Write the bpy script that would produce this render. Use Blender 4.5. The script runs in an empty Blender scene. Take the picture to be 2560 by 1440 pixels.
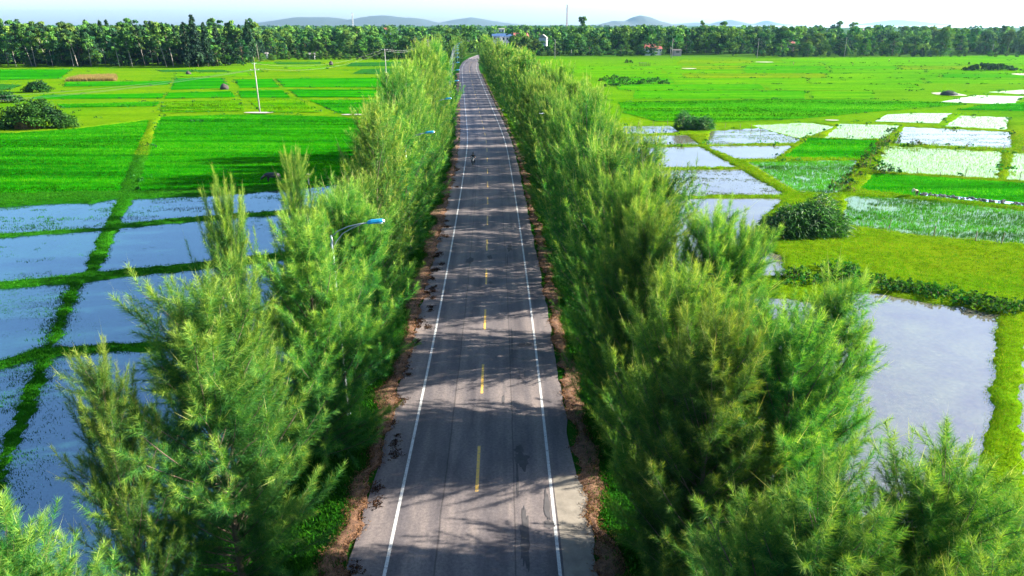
import bpy, bmesh, math, random
import numpy as np
from mathutils import Vector, Matrix

SC = bpy.context.scene
COL = SC.collection
R = math.radians
rng = np.random.default_rng(11)
random.seed(5)

# ------------------------------------------------------------------ camera, sky, sun, exposure
CAM_H, FPX, PITCH = 20.6, 1775.0, R(20.4)
cam_d = bpy.data.cameras.new('camera')
cam_d.sensor_width = 36.0
cam_d.lens = 36.0 * FPX / 2560.0
cam_d.clip_start, cam_d.clip_end = 0.3, 40000
cam = bpy.data.objects.new('camera', cam_d)
COL.objects.link(cam)
cam.location = (0, 0, CAM_H)
cam.rotation_euler = (R(90) - PITCH, 0, 0)
SC.camera = cam

SUN_EL, SUN_AZ = R(25.0), R(8.0)          # azimuth: degrees from +X (right) towards +Y (ahead)
SUN_DIR = Vector((math.cos(SUN_EL) * math.cos(SUN_AZ), math.cos(SUN_EL) * math.sin(SUN_AZ), math.sin(SUN_EL)))
world = bpy.data.worlds.new('World')
SC.world = world
world.use_nodes = True
wn, wl = world.node_tree.nodes, world.node_tree.links
wn.clear()
w_out = wn.new('ShaderNodeOutputWorld'); w_bg = wn.new('ShaderNodeBackground'); w_sky = wn.new('ShaderNodeTexSky')
w_sky.sky_type = 'NISHITA'; w_sky.sun_disc = False
w_sky.sun_elevation = SUN_EL
w_sky.sun_rotation = R(90) - SUN_AZ
w_sky.air_density, w_sky.dust_density, w_sky.ozone_density = 0.8, 1.2, 3.5
w_bg.inputs['Strength'].default_value = 0.078
wl.new(w_sky.outputs[0], w_bg.inputs[0]); wl.new(w_bg.outputs[0], w_out.inputs[0])

sun_d = bpy.data.lights.new('sun', 'SUN')
sun_d.energy, sun_d.angle, sun_d.color = 5.0, R(0.6), (1.0, 0.92, 0.78)
sun = bpy.data.objects.new('sun', sun_d)
COL.objects.link(sun)
sun.rotation_euler = SUN_DIR.to_track_quat('Z', 'Y').to_euler()

SC.view_settings.view_transform = 'Standard'
SC.view_settings.look = 'None'
SC.view_settings.gamma = 1.0
SC.view_settings.use_curve_mapping = False
SC.view_settings.exposure = 2.52
SC.render.engine = 'CYCLES'
SC.cycles.use_denoising = True
SC.cycles.max_bounces = 6
SC.cycles.diffuse_bounces = 3
SC.cycles.glossy_bounces = 3
SC.cycles.transmission_bounces = 3
SC.cycles.transparent_max_bounces = 4
SC.cycles.volume_bounces = 0
SC.cycles.caustics_reflective = False
SC.cycles.caustics_refractive = False
SC.cycles.use_light_tree = False

# ------------------------------------------------------------------ survey: where a sighted ground point lies
CP, SP = math.cos(PITCH), math.sin(PITCH)
def P(px, py, z=0.0):
    """ground point at height z sighted at (px, py) of the 2560 x 1440 survey picture"""
    u, v = (px - 1280) / FPX, (py - 720) / FPX
    t = (CAM_H - z) / (v * CP + SP)
    return (u * t, t * (CP - v * SP), z)
def A(px, py, Y):
    """point at forward distance Y sighted at (px, py)"""
    u, v = (px - 1280) / FPX, (py - 720) / FPX
    t = Y / (CP - v * SP)
    return (u * t, Y, CAM_H - t * (v * CP + SP))

_ry = np.array([-60, 0, 22.5, 45.7, 85, 131, 149.4, 186, 244.6, 320, 371, 431, 488, 560, 650, 760, 900.])
_rx = np.array([-0.9, -1.3, -1.58, -1.89, -2.95, -4.54, -5.75, -8.4, -12.66, -18, -21.5, -23.6, -22.8, -17, -4, 20, 60.])
_yy = np.linspace(-60, 900, 1921)
_xx = np.interp(_yy, _ry, _rx)
for _ in range(3):
    _k = np.ones(41) / 41
    _xx = np.convolve(np.pad(_xx, 20, mode='reflect', reflect_type='odd'), _k, mode='valid')
def xc(y): return np.interp(y, _yy, _xx)
def road_s(x, y): return np.asarray(x) - xc(y)
def road_pt(s, y, z=0.0): return (float(xc(y)) + s, y, z)

# ------------------------------------------------------------------ numpy noise
def _hash(ix, iy, seed):
    h = (ix.astype(np.int64) * 374761393 + iy.astype(np.int64) * 668265263 + seed * 1442695041) & 0x7fffffff
    h = ((h ^ (h >> 13)) * 1274126177) & 0x7fffffff
    return ((h ^ (h >> 16)) & 0xffff) / 65535.0
def vnoise(x, y, seed=0):
    x = np.asarray(x, float); y = np.asarray(y, float)
    ix, iy = np.floor(x), np.floor(y)
    fx, fy = x - ix, y - iy
    fx = fx * fx * (3 - 2 * fx); fy = fy * fy * (3 - 2 * fy)
    a, b = _hash(ix, iy, seed), _hash(ix + 1, iy, seed)
    c, d = _hash(ix, iy + 1, seed), _hash(ix + 1, iy + 1, seed)
    return (a * (1 - fx) + b * fx) * (1 - fy) + (c * (1 - fx) + d * fx) * fy
def fbm(x, y, seed=0, o=3):
    s, a, n = 0, 1.0, 0
    for i in range(o):
        s = s + a * vnoise(np.asarray(x) * 2 ** i, np.asarray(y) * 2 ** i, seed + i); n += a; a *= 0.5
    return s / n
def sstep(a, b, x):
    t = np.clip((x - a) / (b - a), 0, 1)
    return t * t * (3 - 2 * t)

# ------------------------------------------------------------------ tagging and mesh helpers
def tag(o, label=None, cat=None, group=None, kind=None):
    if label: o['label'] = label
    if cat: o['category'] = cat
    if group: o['group'] = group
    if kind: o['kind'] = kind
    return o
def empty(name, loc=(0, 0, 0), rz=0.0):
    o = bpy.data.objects.new(name, None)
    COL.objects.link(o); o.location = loc; o.rotation_euler = (0, 0, rz)
    o.empty_display_size = 0.3
    return o
def link(name, me, parent=None):
    o = bpy.data.objects.new(name, me)
    COL.objects.link(o)
    if parent is not None: o.parent = parent
    return o
def np_mesh(name, V, F, mat, cols=None, smooth=False):
    """V (n,3); F (m,k) faces all of k corners; cols (n,3) point colour 'tint'"""
    V = np.ascontiguousarray(V, np.float32); F = np.ascontiguousarray(F, np.int32)
    me = bpy.data.meshes.new(name)
    me.vertices.add(len(V)); me.vertices.foreach_set('co', V.ravel())
    m, k = F.shape
    me.loops.add(m * k); me.loops.foreach_set('vertex_index', F.ravel())
    me.polygons.add(m)
    me.polygons.foreach_set('loop_start', np.arange(0, m * k, k, dtype=np.int32))
    try: me.polygons.foreach_set('loop_total', np.full(m, k, np.int32))
    except Exception: pass
    me.polygons.foreach_set('use_smooth', np.full(m, smooth, bool))
    if cols is not None:
        ca = me.color_attributes.new('tint', 'FLOAT_COLOR', 'POINT')
        c4 = np.ones((len(V), 4), np.float32); c4[:, :3] = cols
        ca.data.foreach_set('color', c4.ravel())
    me.materials.append(mat)
    me.update(calc_edges=True)
    return me

class MB:
    def __init__(s): s.v, s.f = [], []
    def add(s, V, F):
        o = len(s.v); s.v += [tuple(p) for p in V]; s.f += [tuple(i + o for i in f) for f in F]
        return s
    def box(s, c, size, rz=0.0, top=1.0, topy=None):
        hx, hy, hz = size[0] / 2, size[1] / 2, size[2] / 2
        ty = top if topy is None else topy
        V = []
        for dz, kx, ky in ((-hz, 1, 1), (hz, top, ty)):
            for dx, dy in ((-1, -1), (1, -1), (1, 1), (-1, 1)):
                x, y = dx * hx * kx, dy * hy * ky
                V.append((c[0] + x * math.cos(rz) - y * math.sin(rz), c[1] + x * math.sin(rz) + y * math.cos(rz), c[2] + dz))
        return s.add(V, [(3, 2, 1, 0), (4, 5, 6, 7), (0, 1, 5, 4), (1, 2, 6, 5), (2, 3, 7, 6), (3, 0, 4, 7)])
    def tube(s, pts, rad, n=6, cap=True):
        pts = [Vector(p) for p in pts]
        if not hasattr(rad, '__len__'): rad = [rad] * len(pts)
        V, F = [], []
        up = None
        for i, p in enumerate(pts):
            t = (pts[min(i + 1, len(pts) - 1)] - pts[max(i - 1, 0)])
            if t.length < 1e-9: t = Vector((0, 0, 1))
            t.normalize()
            if up is None:
                up = t.cross(Vector((0, 0, 1)) if abs(t.z) < .9 else Vector((1, 0, 0))).normalized()
            else:
                up = (up - t * up.dot(t)); up.normalize()
            w = t.cross(up)
            for k in range(n):
                a = 2 * math.pi * k / n
                V.append(p + (up * math.cos(a) + w * math.sin(a)) * rad[i])
        for i in range(len(pts) - 1):
            for k in range(n):
                a, b = i * n + k, i * n + (k + 1) % n
                F.append((a, b, b + n, a + n))
        if cap:
            F.append(tuple(range(n - 1, -1, -1))); F.append(tuple((len(pts) - 1) * n + k for k in range(n)))
        return s.add(V, F)
    def lathe(s, prof, c=(0, 0, 0), n=12):
        V, F = [], []
        for r, z in prof:
            for k in range(n):
                a = 2 * math.pi * k / n
                V.append((c[0] + r * math.cos(a), c[1] + r * math.sin(a), c[2] + z))
        for i in range(len(prof) - 1):
            for k in range(n):
                a, b = i * n + k, i * n + (k + 1) % n
                F.append((a, b, b + n, a + n))
        F.append(tuple(range(n - 1, -1, -1))); F.append(tuple((len(prof) - 1) * n + k for k in range(n)))
        return s.add(V, F)
    def mesh(s, name, mat, smooth=False):
        me = bpy.data.meshes.new(name)
        me.from_pydata(s.v, [], s.f)
        if smooth: me.polygons.foreach_set('use_smooth', np.ones(len(me.polygons), bool))
        me.materials.append(mat); me.update()
        return me
    def build(s, name, mat, parent=None, smooth=False):
        return link(name, s.mesh(name, mat, smooth), parent)

# ------------------------------------------------------------------ materials
def new_mat(name):
    m = bpy.data.materials.new(name); m.use_nodes = True
    nt = m.node_tree; nt.nodes.clear()
    out = nt.nodes.new('ShaderNodeOutputMaterial')
    return m, nt.nodes, nt.links, out
def ramp(n, l, fac, stops):
    r = n.new('ShaderNodeValToRGB')
    el = r.color_ramp.elements
    while len(el) < len(stops): el.new(0.5)
    for e, (p, c) in zip(el, stops):
        e.position = p; e.color = (*c, 1) if len(c) == 3 else c
    l.new(fac, r.inputs[0])
    return r.outputs[0]
def noise(n, l, scale, detail=4, rough=0.55, vec=None, dist=0.0):
    t = n.new('ShaderNodeTexNoise'); t.inputs['Scale'].default_value = scale
    t.inputs['Detail'].default_value = detail; t.inputs['Roughness'].default_value = rough
    t.inputs['Distortion'].default_value = dist
    if vec is not None: l.new(vec, t.inputs['Vector'])
    return t.outputs[0]
def mapping(n, l, vec, scale=(1, 1, 1), rot=(0, 0, 0)):
    m = n.new('ShaderNodeMapping'); m.inputs['Scale'].default_value = scale; m.inputs['Rotation'].default_value = rot
    l.new(vec, m.inputs[0]); return m.outputs[0]
def mixc(n, l, fac, a, b, mode='MIX'):
    m = n.new('ShaderNodeMix'); m.data_type = 'RGBA'; m.blend_type = mode
    for sock, val in ((m.inputs[0], fac), (m.inputs[6], a), (m.inputs[7], b)):
        if isinstance(val, (int, float)): sock.default_value = val
        elif isinstance(val, tuple): sock.default_value = (*val, 1)
        else: l.new(val, sock)
    return m.outputs[2]
def bump(n, l, height, strength=0.3, dist=0.05):
    b = n.new('ShaderNodeBump'); b.inputs['Strength'].default_value = strength; b.inputs['Distance'].default_value = dist
    l.new(height, b.inputs['Height']); return b.outputs[0]
def world_pos(n):
    return n.new('ShaderNodeNewGeometry').outputs['Position']

def mat_plain(name, col, rough=0.6, metal=0.0, var=0.18, scale=6.0, bmp=0.0):
    m, n, l, out = new_mat(name)
    b = n.new('ShaderNodeBsdfPrincipled')
    tc = n.new('ShaderNodeTexCoord').outputs['Object']
    f = noise(n, l, scale, 4, .6, tc)
    c = ramp(n, l, f, [(0.3, tuple(x * (1 - var) for x in col)), (0.7, tuple(min(1, x * (1 + var)) for x in col))])
    l.new(c, b.inputs['Base Color'])
    b.inputs['Roughness'].default_value = rough; b.inputs['Metallic'].default_value = metal
    if bmp: l.new(bump(n, l, noise(n, l, scale * 5, 3, .6, tc), bmp, .02), b.inputs['Normal'])
    l.new(b.outputs[0], out.inputs[0])
    return m
def mat_leaf(name, trans=0.4, gloss=0.02, objvar=0.25, rough=0.75):
    """leaf: diffuse + light shining through + a little gloss; colour from the leaf's own tint, a little per plant"""
    m, n, l, out = new_mat(name)
    at = n.new('ShaderNodeAttribute'); at.attribute_name = 'tint'
    oi = n.new('ShaderNodeObjectInfo')
    hs = n.new('ShaderNodeHueSaturation')
    mr = n.new('ShaderNodeMapRange'); mr.inputs[3].default_value = 0.5 - 0.010 * objvar / .25; mr.inputs[4].default_value = 0.5 + 0.022 * objvar / .25
    l.new(oi.outputs['Random'], mr.inputs[0]); l.new(mr.outputs[0], hs.inputs['Hue'])
    mr2 = n.new('ShaderNodeMapRange'); mr2.inputs[3].default_value = 1 - objvar; mr2.inputs[4].default_value = 1 + objvar
    mul = n.new('ShaderNodeMath'); mul.operation = 'MULTIPLY'; mul.inputs[1].default_value = 7.31
    fr = n.new('ShaderNodeMath'); fr.operation = 'FRACT'
    l.new(oi.outputs['Random'], mul.inputs[0]); l.new(mul.outputs[0], fr.inputs[0]); l.new(fr.outputs[0], mr2.inputs[0])
    l.new(mr2.outputs[0], hs.inputs['Value'])
    l.new(at.outputs['Color'], hs.inputs['Color'])
    d = n.new('ShaderNodeBsdfDiffuse'); t = n.new('ShaderNodeBsdfTranslucent'); g = n.new('ShaderNodeBsdfGlossy')
    g.inputs['Roughness'].default_value = rough; g.inputs['Color'].default_value = (1, 1, .95, 1)
    l.new(hs.outputs[0], d.inputs[0])
    tc = mixc(n, l, 1.0, hs.outputs[0], (1.0, 1.0, 0.55), 'MULTIPLY')
    l.new(tc, t.inputs[0])
    mx = n.new('ShaderNodeMixShader'); mx.inputs[0].default_value = trans
    l.new(d.outputs[0], mx.inputs[1]); l.new(t.outputs[0], mx.inputs[2])
    mg = n.new('ShaderNodeMixShader'); mg.inputs[0].default_value = gloss
    l.new(mx.outputs[0], mg.inputs[1]); l.new(g.outputs[0], mg.inputs[2])
    l.new(mg.outputs[0], out.inputs[0])
    return m
def mat_ground():
    m, n, l, out = new_mat('grassland')
    pos = world_pos(n)
    at = n.new('ShaderNodeAttribute'); at.attribute_name = 'tint'
    f1 = noise(n, l, 0.05, 5, .6, mapping(n, l, pos, (.5, 1.6, 1)))
    f2 = noise(n, l, 1.6, 5, .65, pos)
    f3 = noise(n, l, 9.0, 3, .7, pos)
    g1 = ramp(n, l, f1, [(0.3, (.55, .8, .6)), (0.5, (1, 1, 1)), (0.72, (1.25, 1.02, .8))])
    g2 = ramp(n, l, f2, [(0.25, (.35, .5, .35)), (0.5, (1, 1, 1)), (0.8, (1.3, 1.15, .9))])
    g3 = ramp(n, l, f3, [(0.2, (.5, .55, .5)), (0.8, (1.35, 1.3, 1.2))])
    c = mixc(n, l, 1.0, at.outputs['Color'], g1, 'MULTIPLY')
    c = mixc(n, l, .9, c, g2, 'MULTIPLY'); c = mixc(n, l, .8, c, g3, 'MULTIPLY')
    b = n.new('ShaderNodeBsdfPrincipled'); b.inputs['Roughness'].default_value = .9
    b.inputs['Specular IOR Level'].default_value = 0.0
    l.new(c, b.inputs['Base Color'])
    l.new(bump(n, l, f3, .8, .12), b.inputs['Normal'])
    l.new(b.outputs[0], out.inputs[0]); return m
def mat_rice(name, c0, c1, c2, streak=(0.02, 0.25)):
    m, n, l, out = new_mat(name)
    pos = world_pos(n)
    f1 = noise(n, l, 1.0, 5, .6, mapping(n, l, pos, (streak[0], streak[1], 1), (0, 0, R(-4))))
    f2 = noise(n, l, 0.9, 5, .7, pos)
    f3 = noise(n, l, 3.2, 4, .8, pos)
    c = ramp(n, l, f1, [(0.36, c0), (0.5, c1), (0.62, c2)])
    g2 = ramp(n, l, f2, [(0.25, (.55, .68, .5)), (0.5, (1, 1, 1)), (0.8, (1.25, 1.12, 1.0))])
    g3 = ramp(n, l, f3, [(0.25, (.45, .55, .45)), (0.75, (1.45, 1.35, 1.2))])
    c = mixc(n, l, .9, c, g2, 'MULTIPLY'); c = mixc(n, l, .9, c, g3, 'MULTIPLY')
    f4 = noise(n, l, 1.0, 4, .7, mapping(n, l, pos, (.35, 1.5, 1), (0, 0, R(-4))))
    c = mixc(n, l, .9, c, ramp(n, l, f4, [(.3, (.55, .66, .5)), (.52, (1, 1, 1)), (.75, (1.4, 1.2, 1))]), 'MULTIPLY')
    b = n.new('ShaderNodeBsdfPrincipled'); b.inputs['Roughness'].default_value = .8
    b.inputs['Specular IOR Level'].default_value = 0.0
    l.new(c, b.inputs['Base Color'])
    l.new(bump(n, l, f3, 1.0, .25), b.inputs['Normal'])
    l.new(b.outputs[0], out.inputs[0]); return m
def mat_water(name, mud=(.035, .05, .04), ior=1.7, silt=0.35, refl=(1, 1, 1)):
    """still, shallow water over silt: Fresnel mirror of the sky over a murky bed, algae and film in patches"""
    m, n, l, out = new_mat(name)
    pos = world_pos(n)
    f = noise(n, l, 0.35, 6, .68, pos)
    f2 = noise(n, l, 3.5, 4, .7, pos)
    bed = ramp(n, l, f, [(0.35, mud), (0.7, (mud[0] * 1.5, mud[1] * 1.7, mud[2] * 1.2))])
    bed = mixc(n, l, .6, bed, ramp(n, l, f2, [(.35, (.6, .7, .6)), (.7, (1.5, 1.5, 1.3))]), 'MULTIPLY')
    d = n.new('ShaderNodeBsdfDiffuse'); l.new(bed, d.inputs[0])
    g = n.new('ShaderNodeBsdfGlossy'); g.inputs['Color'].default_value = (*refl, 1)
    rr = ramp(n, l, f, [(.4, (.03,) * 3), (.7, (.16,) * 3)]); l.new(rr, g.inputs['Roughness'])
    rip = noise(n, l, 2.2, 3, .5, mapping(n, l, pos, (1, 2.4, 1)))
    nb = bump(n, l, rip, .035, .05); l.new(nb, g.inputs['Normal'])
    fr = n.new('ShaderNodeFresnel'); fr.inputs['IOR'].default_value = ior; l.new(nb, fr.inputs['Normal'])
    film = ramp(n, l, noise(n, l, 5.5, 5, .75, mapping(n, l, pos, (1, 1.6, 1))), [(.50, (1,) * 3), (.66, (1 - silt,) * 3)])
    fm = n.new('ShaderNodeMath'); fm.operation = 'MULTIPLY'; l.new(fr.outputs[0], fm.inputs[0]); l.new(film, fm.inputs[1])
    mx = n.new('ShaderNodeMixShader'); l.new(fm.outputs[0], mx.inputs[0]); l.new(d.outputs[0], mx.inputs[1]); l.new(g.outputs[0], mx.inputs[2])
    l.new(mx.outputs[0], out.inputs[0]); return m
def mat_asphalt():
    m, n, l, out = new_mat('asphalt')
    pos = world_pos(n); uv = n.new('ShaderNodeUVMap').outputs[0]     # u = metres across from the centre, v = metres along
    fine = noise(n, l, 30, 3, .7, pos)
    blot = noise(n, l, .7, 5, .6, mapping(n, l, uv, (1, .22, 1)))
    lane = n.new('ShaderNodeTexNoise'); lane.noise_dimensions = '2D'; lane.inputs['Scale'].default_value = 1
    lane.inputs['Detail'].default_value = 2
    l.new(mapping(n, l, uv, (1.1, .004, 1)), lane.inputs['Vector'])
    c = ramp(n, l, blot, [(.32, (.062, .055, .061)), (.48, (.108, .095, .098)), (.68, (.165, .141, .136))])
    c = mixc(n, l, 1.0, c, ramp(n, l, lane.outputs[0], [(.3, (.68, .69, .74)), (.7, (1.25, 1.2, 1.14))]), 'MULTIPLY')
    grit = noise(n, l, 7, 5, .75, pos)
    c = mixc(n, l, 1.0, c, ramp(n, l, grit, [(.3, (.62,) * 3), (.7, (1.3, 1.28, 1.25))]), 'MULTIPLY')
    c = mixc(n, l, .8, c, ramp(n, l, fine, [(.25, (.62,) * 3), (.75, (1.35,) * 3)]), 'MULTIPLY')
    # fine cracks and construction seams
    sx = n.new('ShaderNodeSeparateXYZ'); l.new(uv, sx.inputs[0])
    for pos_s, wd in ((-1.55, .035), (1.75, .03)):
        wv = n.new('ShaderNodeMath'); wv.operation = 'ADD'; wv.inputs[1].default_value = -pos_s
        wob = n.new('ShaderNodeMath'); wob.operation = 'MULTIPLY_ADD'; wob.inputs[1].default_value = .16; l.new(noise(n, l, .35, 3, .6, uv), wob.inputs[0])
        l.new(sx.outputs[0], wv.inputs[0]); l.new(wv.outputs[0], wob.inputs[2])
        ab = n.new('ShaderNodeMath'); ab.operation = 'ABSOLUTE'
        sh = n.new('ShaderNodeMath'); sh.operation = 'SUBTRACT'; sh.inputs[1].default_value = .08; l.new(wob.outputs[0], sh.inputs[0]); l.new(sh.outputs[0], ab.inputs[0])
        mk = n.new('ShaderNodeMapRange'); mk.inputs[1].default_value = wd * .3; mk.inputs[2].default_value = wd * 1.6
        mk.inputs[3].default_value = .5; mk.inputs[4].default_value = 1.0; l.new(ab.outputs[0], mk.inputs[0])
        c = mixc(n, l, 1.0, c, mk.outputs[0], 'MULTIPLY')
    b = n.new('ShaderNodeBsdfPrincipled'); b.inputs['Roughness'].default_value = .72
    b.inputs['Specular IOR Level'].default_value = .35
    l.new(c, b.inputs['Base Color']); l.new(bump(n, l, fine, .25, .01), b.inputs['Normal'])
    l.new(b.outputs[0], out.inputs[0]); return m
def mat_paint(name, col):
    m, n, l, out = new_mat(name)
    pos = world_pos(n)
    f = noise(n, l, 7, 5, .75, pos); f2 = noise(n, l, .6, 3, .6, pos)
    c = mixc(n, l, ramp(n, l, f, [(.50, (0,) * 3), (.64, (.85,) * 3)]), col, (.14, .13, .13))
    c = mixc(n, l, .5, c, ramp(n, l, f2, [(.3, (.75,) * 3), (.7, (1.1,) * 3)]), 'MULTIPLY')
    b = n.new('ShaderNodeBsdfPrincipled'); b.inputs['Roughness'].default_value = .6
    l.new(c, b.inputs['Base Color']); l.new(b.outputs[0], out.inputs[0]); return m
def mat_litter():
    m, n, l, out = new_mat('needle_litter')
    pos = world_pos(n)
    f = noise(n, l, 2.5, 6, .7, pos); f2 = noise(n, l, 26, 3, .7, pos)
    c = ramp(n, l, f, [(.3, (.035, .02, .014)), (.5, (.13, .065, .035)), (.7, (.24, .13, .07))])
    c = mixc(n, l, .9, c, ramp(n, l, f2, [(.25, (.4,) * 3), (.8, (1.5, 1.45, 1.4))]), 'MULTIPLY')
    b = n.new('ShaderNodeBsdfPrincipled'); b.inputs['Roughness'].default_value = .95
    l.new(c, b.inputs['Base Color']); l.new(bump(n, l, f2, 1.0, .05), b.inputs['Normal'])
    l.new(b.outputs[0], out.inputs[0]); return m

M = {}
M['ground'] = mat_ground()
M['rice'] = mat_rice('rice_deep', (.004, .095, .0015), (.009, .155, .0015), (.025, .19, .002))
M['rice_y'] = mat_rice('rice_bright', (.025, .15, .001), (.055, .195, .001), (.09, .215, .002))
M['rice_b'] = mat_rice('rice_fresh', (.016, .135, .001), (.030, .180, .001), (.06, .205, .002))
M['rice_m'] = mat_rice('rice_olive', (.045, .125, .002), (.08, .165, .002), (.12, .185, .004))
M['rice_d'] = mat_rice('rice_bluish', (.008, .07, .015), (.013, .09, .014), (.03, .12, .012))
M['young'] = mat_water('young_rice_water', (.12, .19, .04), 2.0, .45, (.92, .93, .66))
M['patchy'] = mat_water('rice_water', (.05, .09, .015), 2.1, .4, (1, .98, .80))
M['water'] = mat_water('paddy_water', (.006, .022, .028), 3.4, .25, (.74, .92, 1.0))
M['pond'] = mat_water('pond_water', (.075, .066, .062), 2.9, .12, (1.0, .94, .92))
M['sea'] = mat_water('sea_water', (.3, .34, .36), 1.6, .0)
M['asphalt'] = mat_asphalt()
M['white'] = mat_paint('white_paint', (.42, .42, .41))
M['yellow'] = mat_paint('yellow_paint', (.56, .34, .05))
M['tar'] = mat_plain('tar_stain', (.050, .046, .049), .95, 0, .3, 2.0)
M['concrete'] = mat_plain('concrete', (.155, .135, .11), .85, 0, .25, 1.6, .3)
M['pole'] = mat_plain('pole_concrete', (.22, .215, .195), .85, 0, .15, 3)
M['litter'] = mat_litter()
M['bark'] = mat_plain('bark', (.10, .07, .05), .9, 0, .35, 5, .4)
M['bark_p'] = mat_plain('bark_pale', (.20, .18, .15), .85, 0, .25, 1.2, .3)
M['needle'] = mat_leaf('casuarina_needles', .42, .012, .30)
M['leaf'] = mat_leaf('leaves', .30, .01, .28)
M['grass'] = mat_leaf('grass_blades', .45, .0, .0)
M['reed'] = mat_leaf('reed_leaves', .35, .03, .1, .6)
M['lampblue'] = mat_plain('lamp_blue', (.008, .20, .36), .35, 0, .1, 4)
M['steel'] = mat_plain('galvanised_steel', (.24, .27, .29), .55, .3, .1, 6)
M['lens'] = mat_plain('lamp_lens', (.45, .5, .5), .2, 0, .05, 4)
M['wire'] = mat_plain('wire', (.20, .20, .19), .6, .0, .1, 1)
M['wood'] = mat_plain('weathered_wood', (.12, .09, .06), .9, 0, .3, 4)
M['black'] = mat_plain('black_plastic', (.012, .012, .014), .35, 0, .2, 6)
M['rubber'] = mat_plain('rubber', (.015, .015, .016), .8, 0, .2, 6)
M['bodywhite'] = mat_plain('white_body', (.75, .75, .76), .3, 0, .05, 6)
M['hide'] = mat_plain('buffalo_hide', (.014, .013, .014), .7, 0, .3, 5, .3)
M['horn'] = mat_plain('horn', (.09, .08, .07), .5, 0, .2, 5)
M['straw'] = mat_plain('straw', (.55, .47, .32), .8, 0, .2, 8)
M['wallw'] = mat_plain('white_wall', (.40, .41, .42), .85, 0, .1, .5)
M['wallp'] = mat_plain('pink_wall', (.33, .25, .22), .85, 0, .1, .5)
M['roofred'] = mat_plain('red_tiles', (.20, .045, .032), .85, 0, .25, 1.5)
M['roofblue'] = mat_plain('blue_roof', (.03, .07, .16), .5, 0, .2, 1.0)
M['roofgrey'] = mat_plain('grey_roof', (.16, .15, .14), .8, 0, .25, 1.0)
M['glass'] = mat_plain('dark_window', (.03, .04, .05), .15, 0, .1, 1)
M['sand'] = mat_plain('sand', (.27, .25, .19), .95, 0, .15, .7, .3)
M['hill'] = mat_plain('hill_forest', (.014, .026, .020), .95, 0, .45, .012)
M['mastred'] = mat_plain('mast_red', (.5, .12, .08), .6, 0, .1, 2)
M['net'] = mat_plain('grey_thatch', (.035, .030, .026), .95, 0, .3, 3)
def mat_tint(name, rough=.75):
    m, n, l, out = new_mat(name)
    at = n.new('ShaderNodeAttribute'); at.attribute_name = 'tint'
    b = n.new('ShaderNodeBsdfPrincipled'); b.inputs['Roughness'].default_value = rough
    tc = n.new('ShaderNodeTexCoord').outputs['Object']
    c = mixc(n, l, .5, at.outputs['Color'], ramp(n, l, noise(n, l, 9, 3, .6, tc), [(.3, (.7,) * 3), (.7, (1.25,) * 3)]), 'MULTIPLY')
    l.new(c, b.inputs['Base Color']); l.new(b.outputs[0], out.inputs[0]); return m
M['cloth'] = mat_tint('clothed_body')

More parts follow.
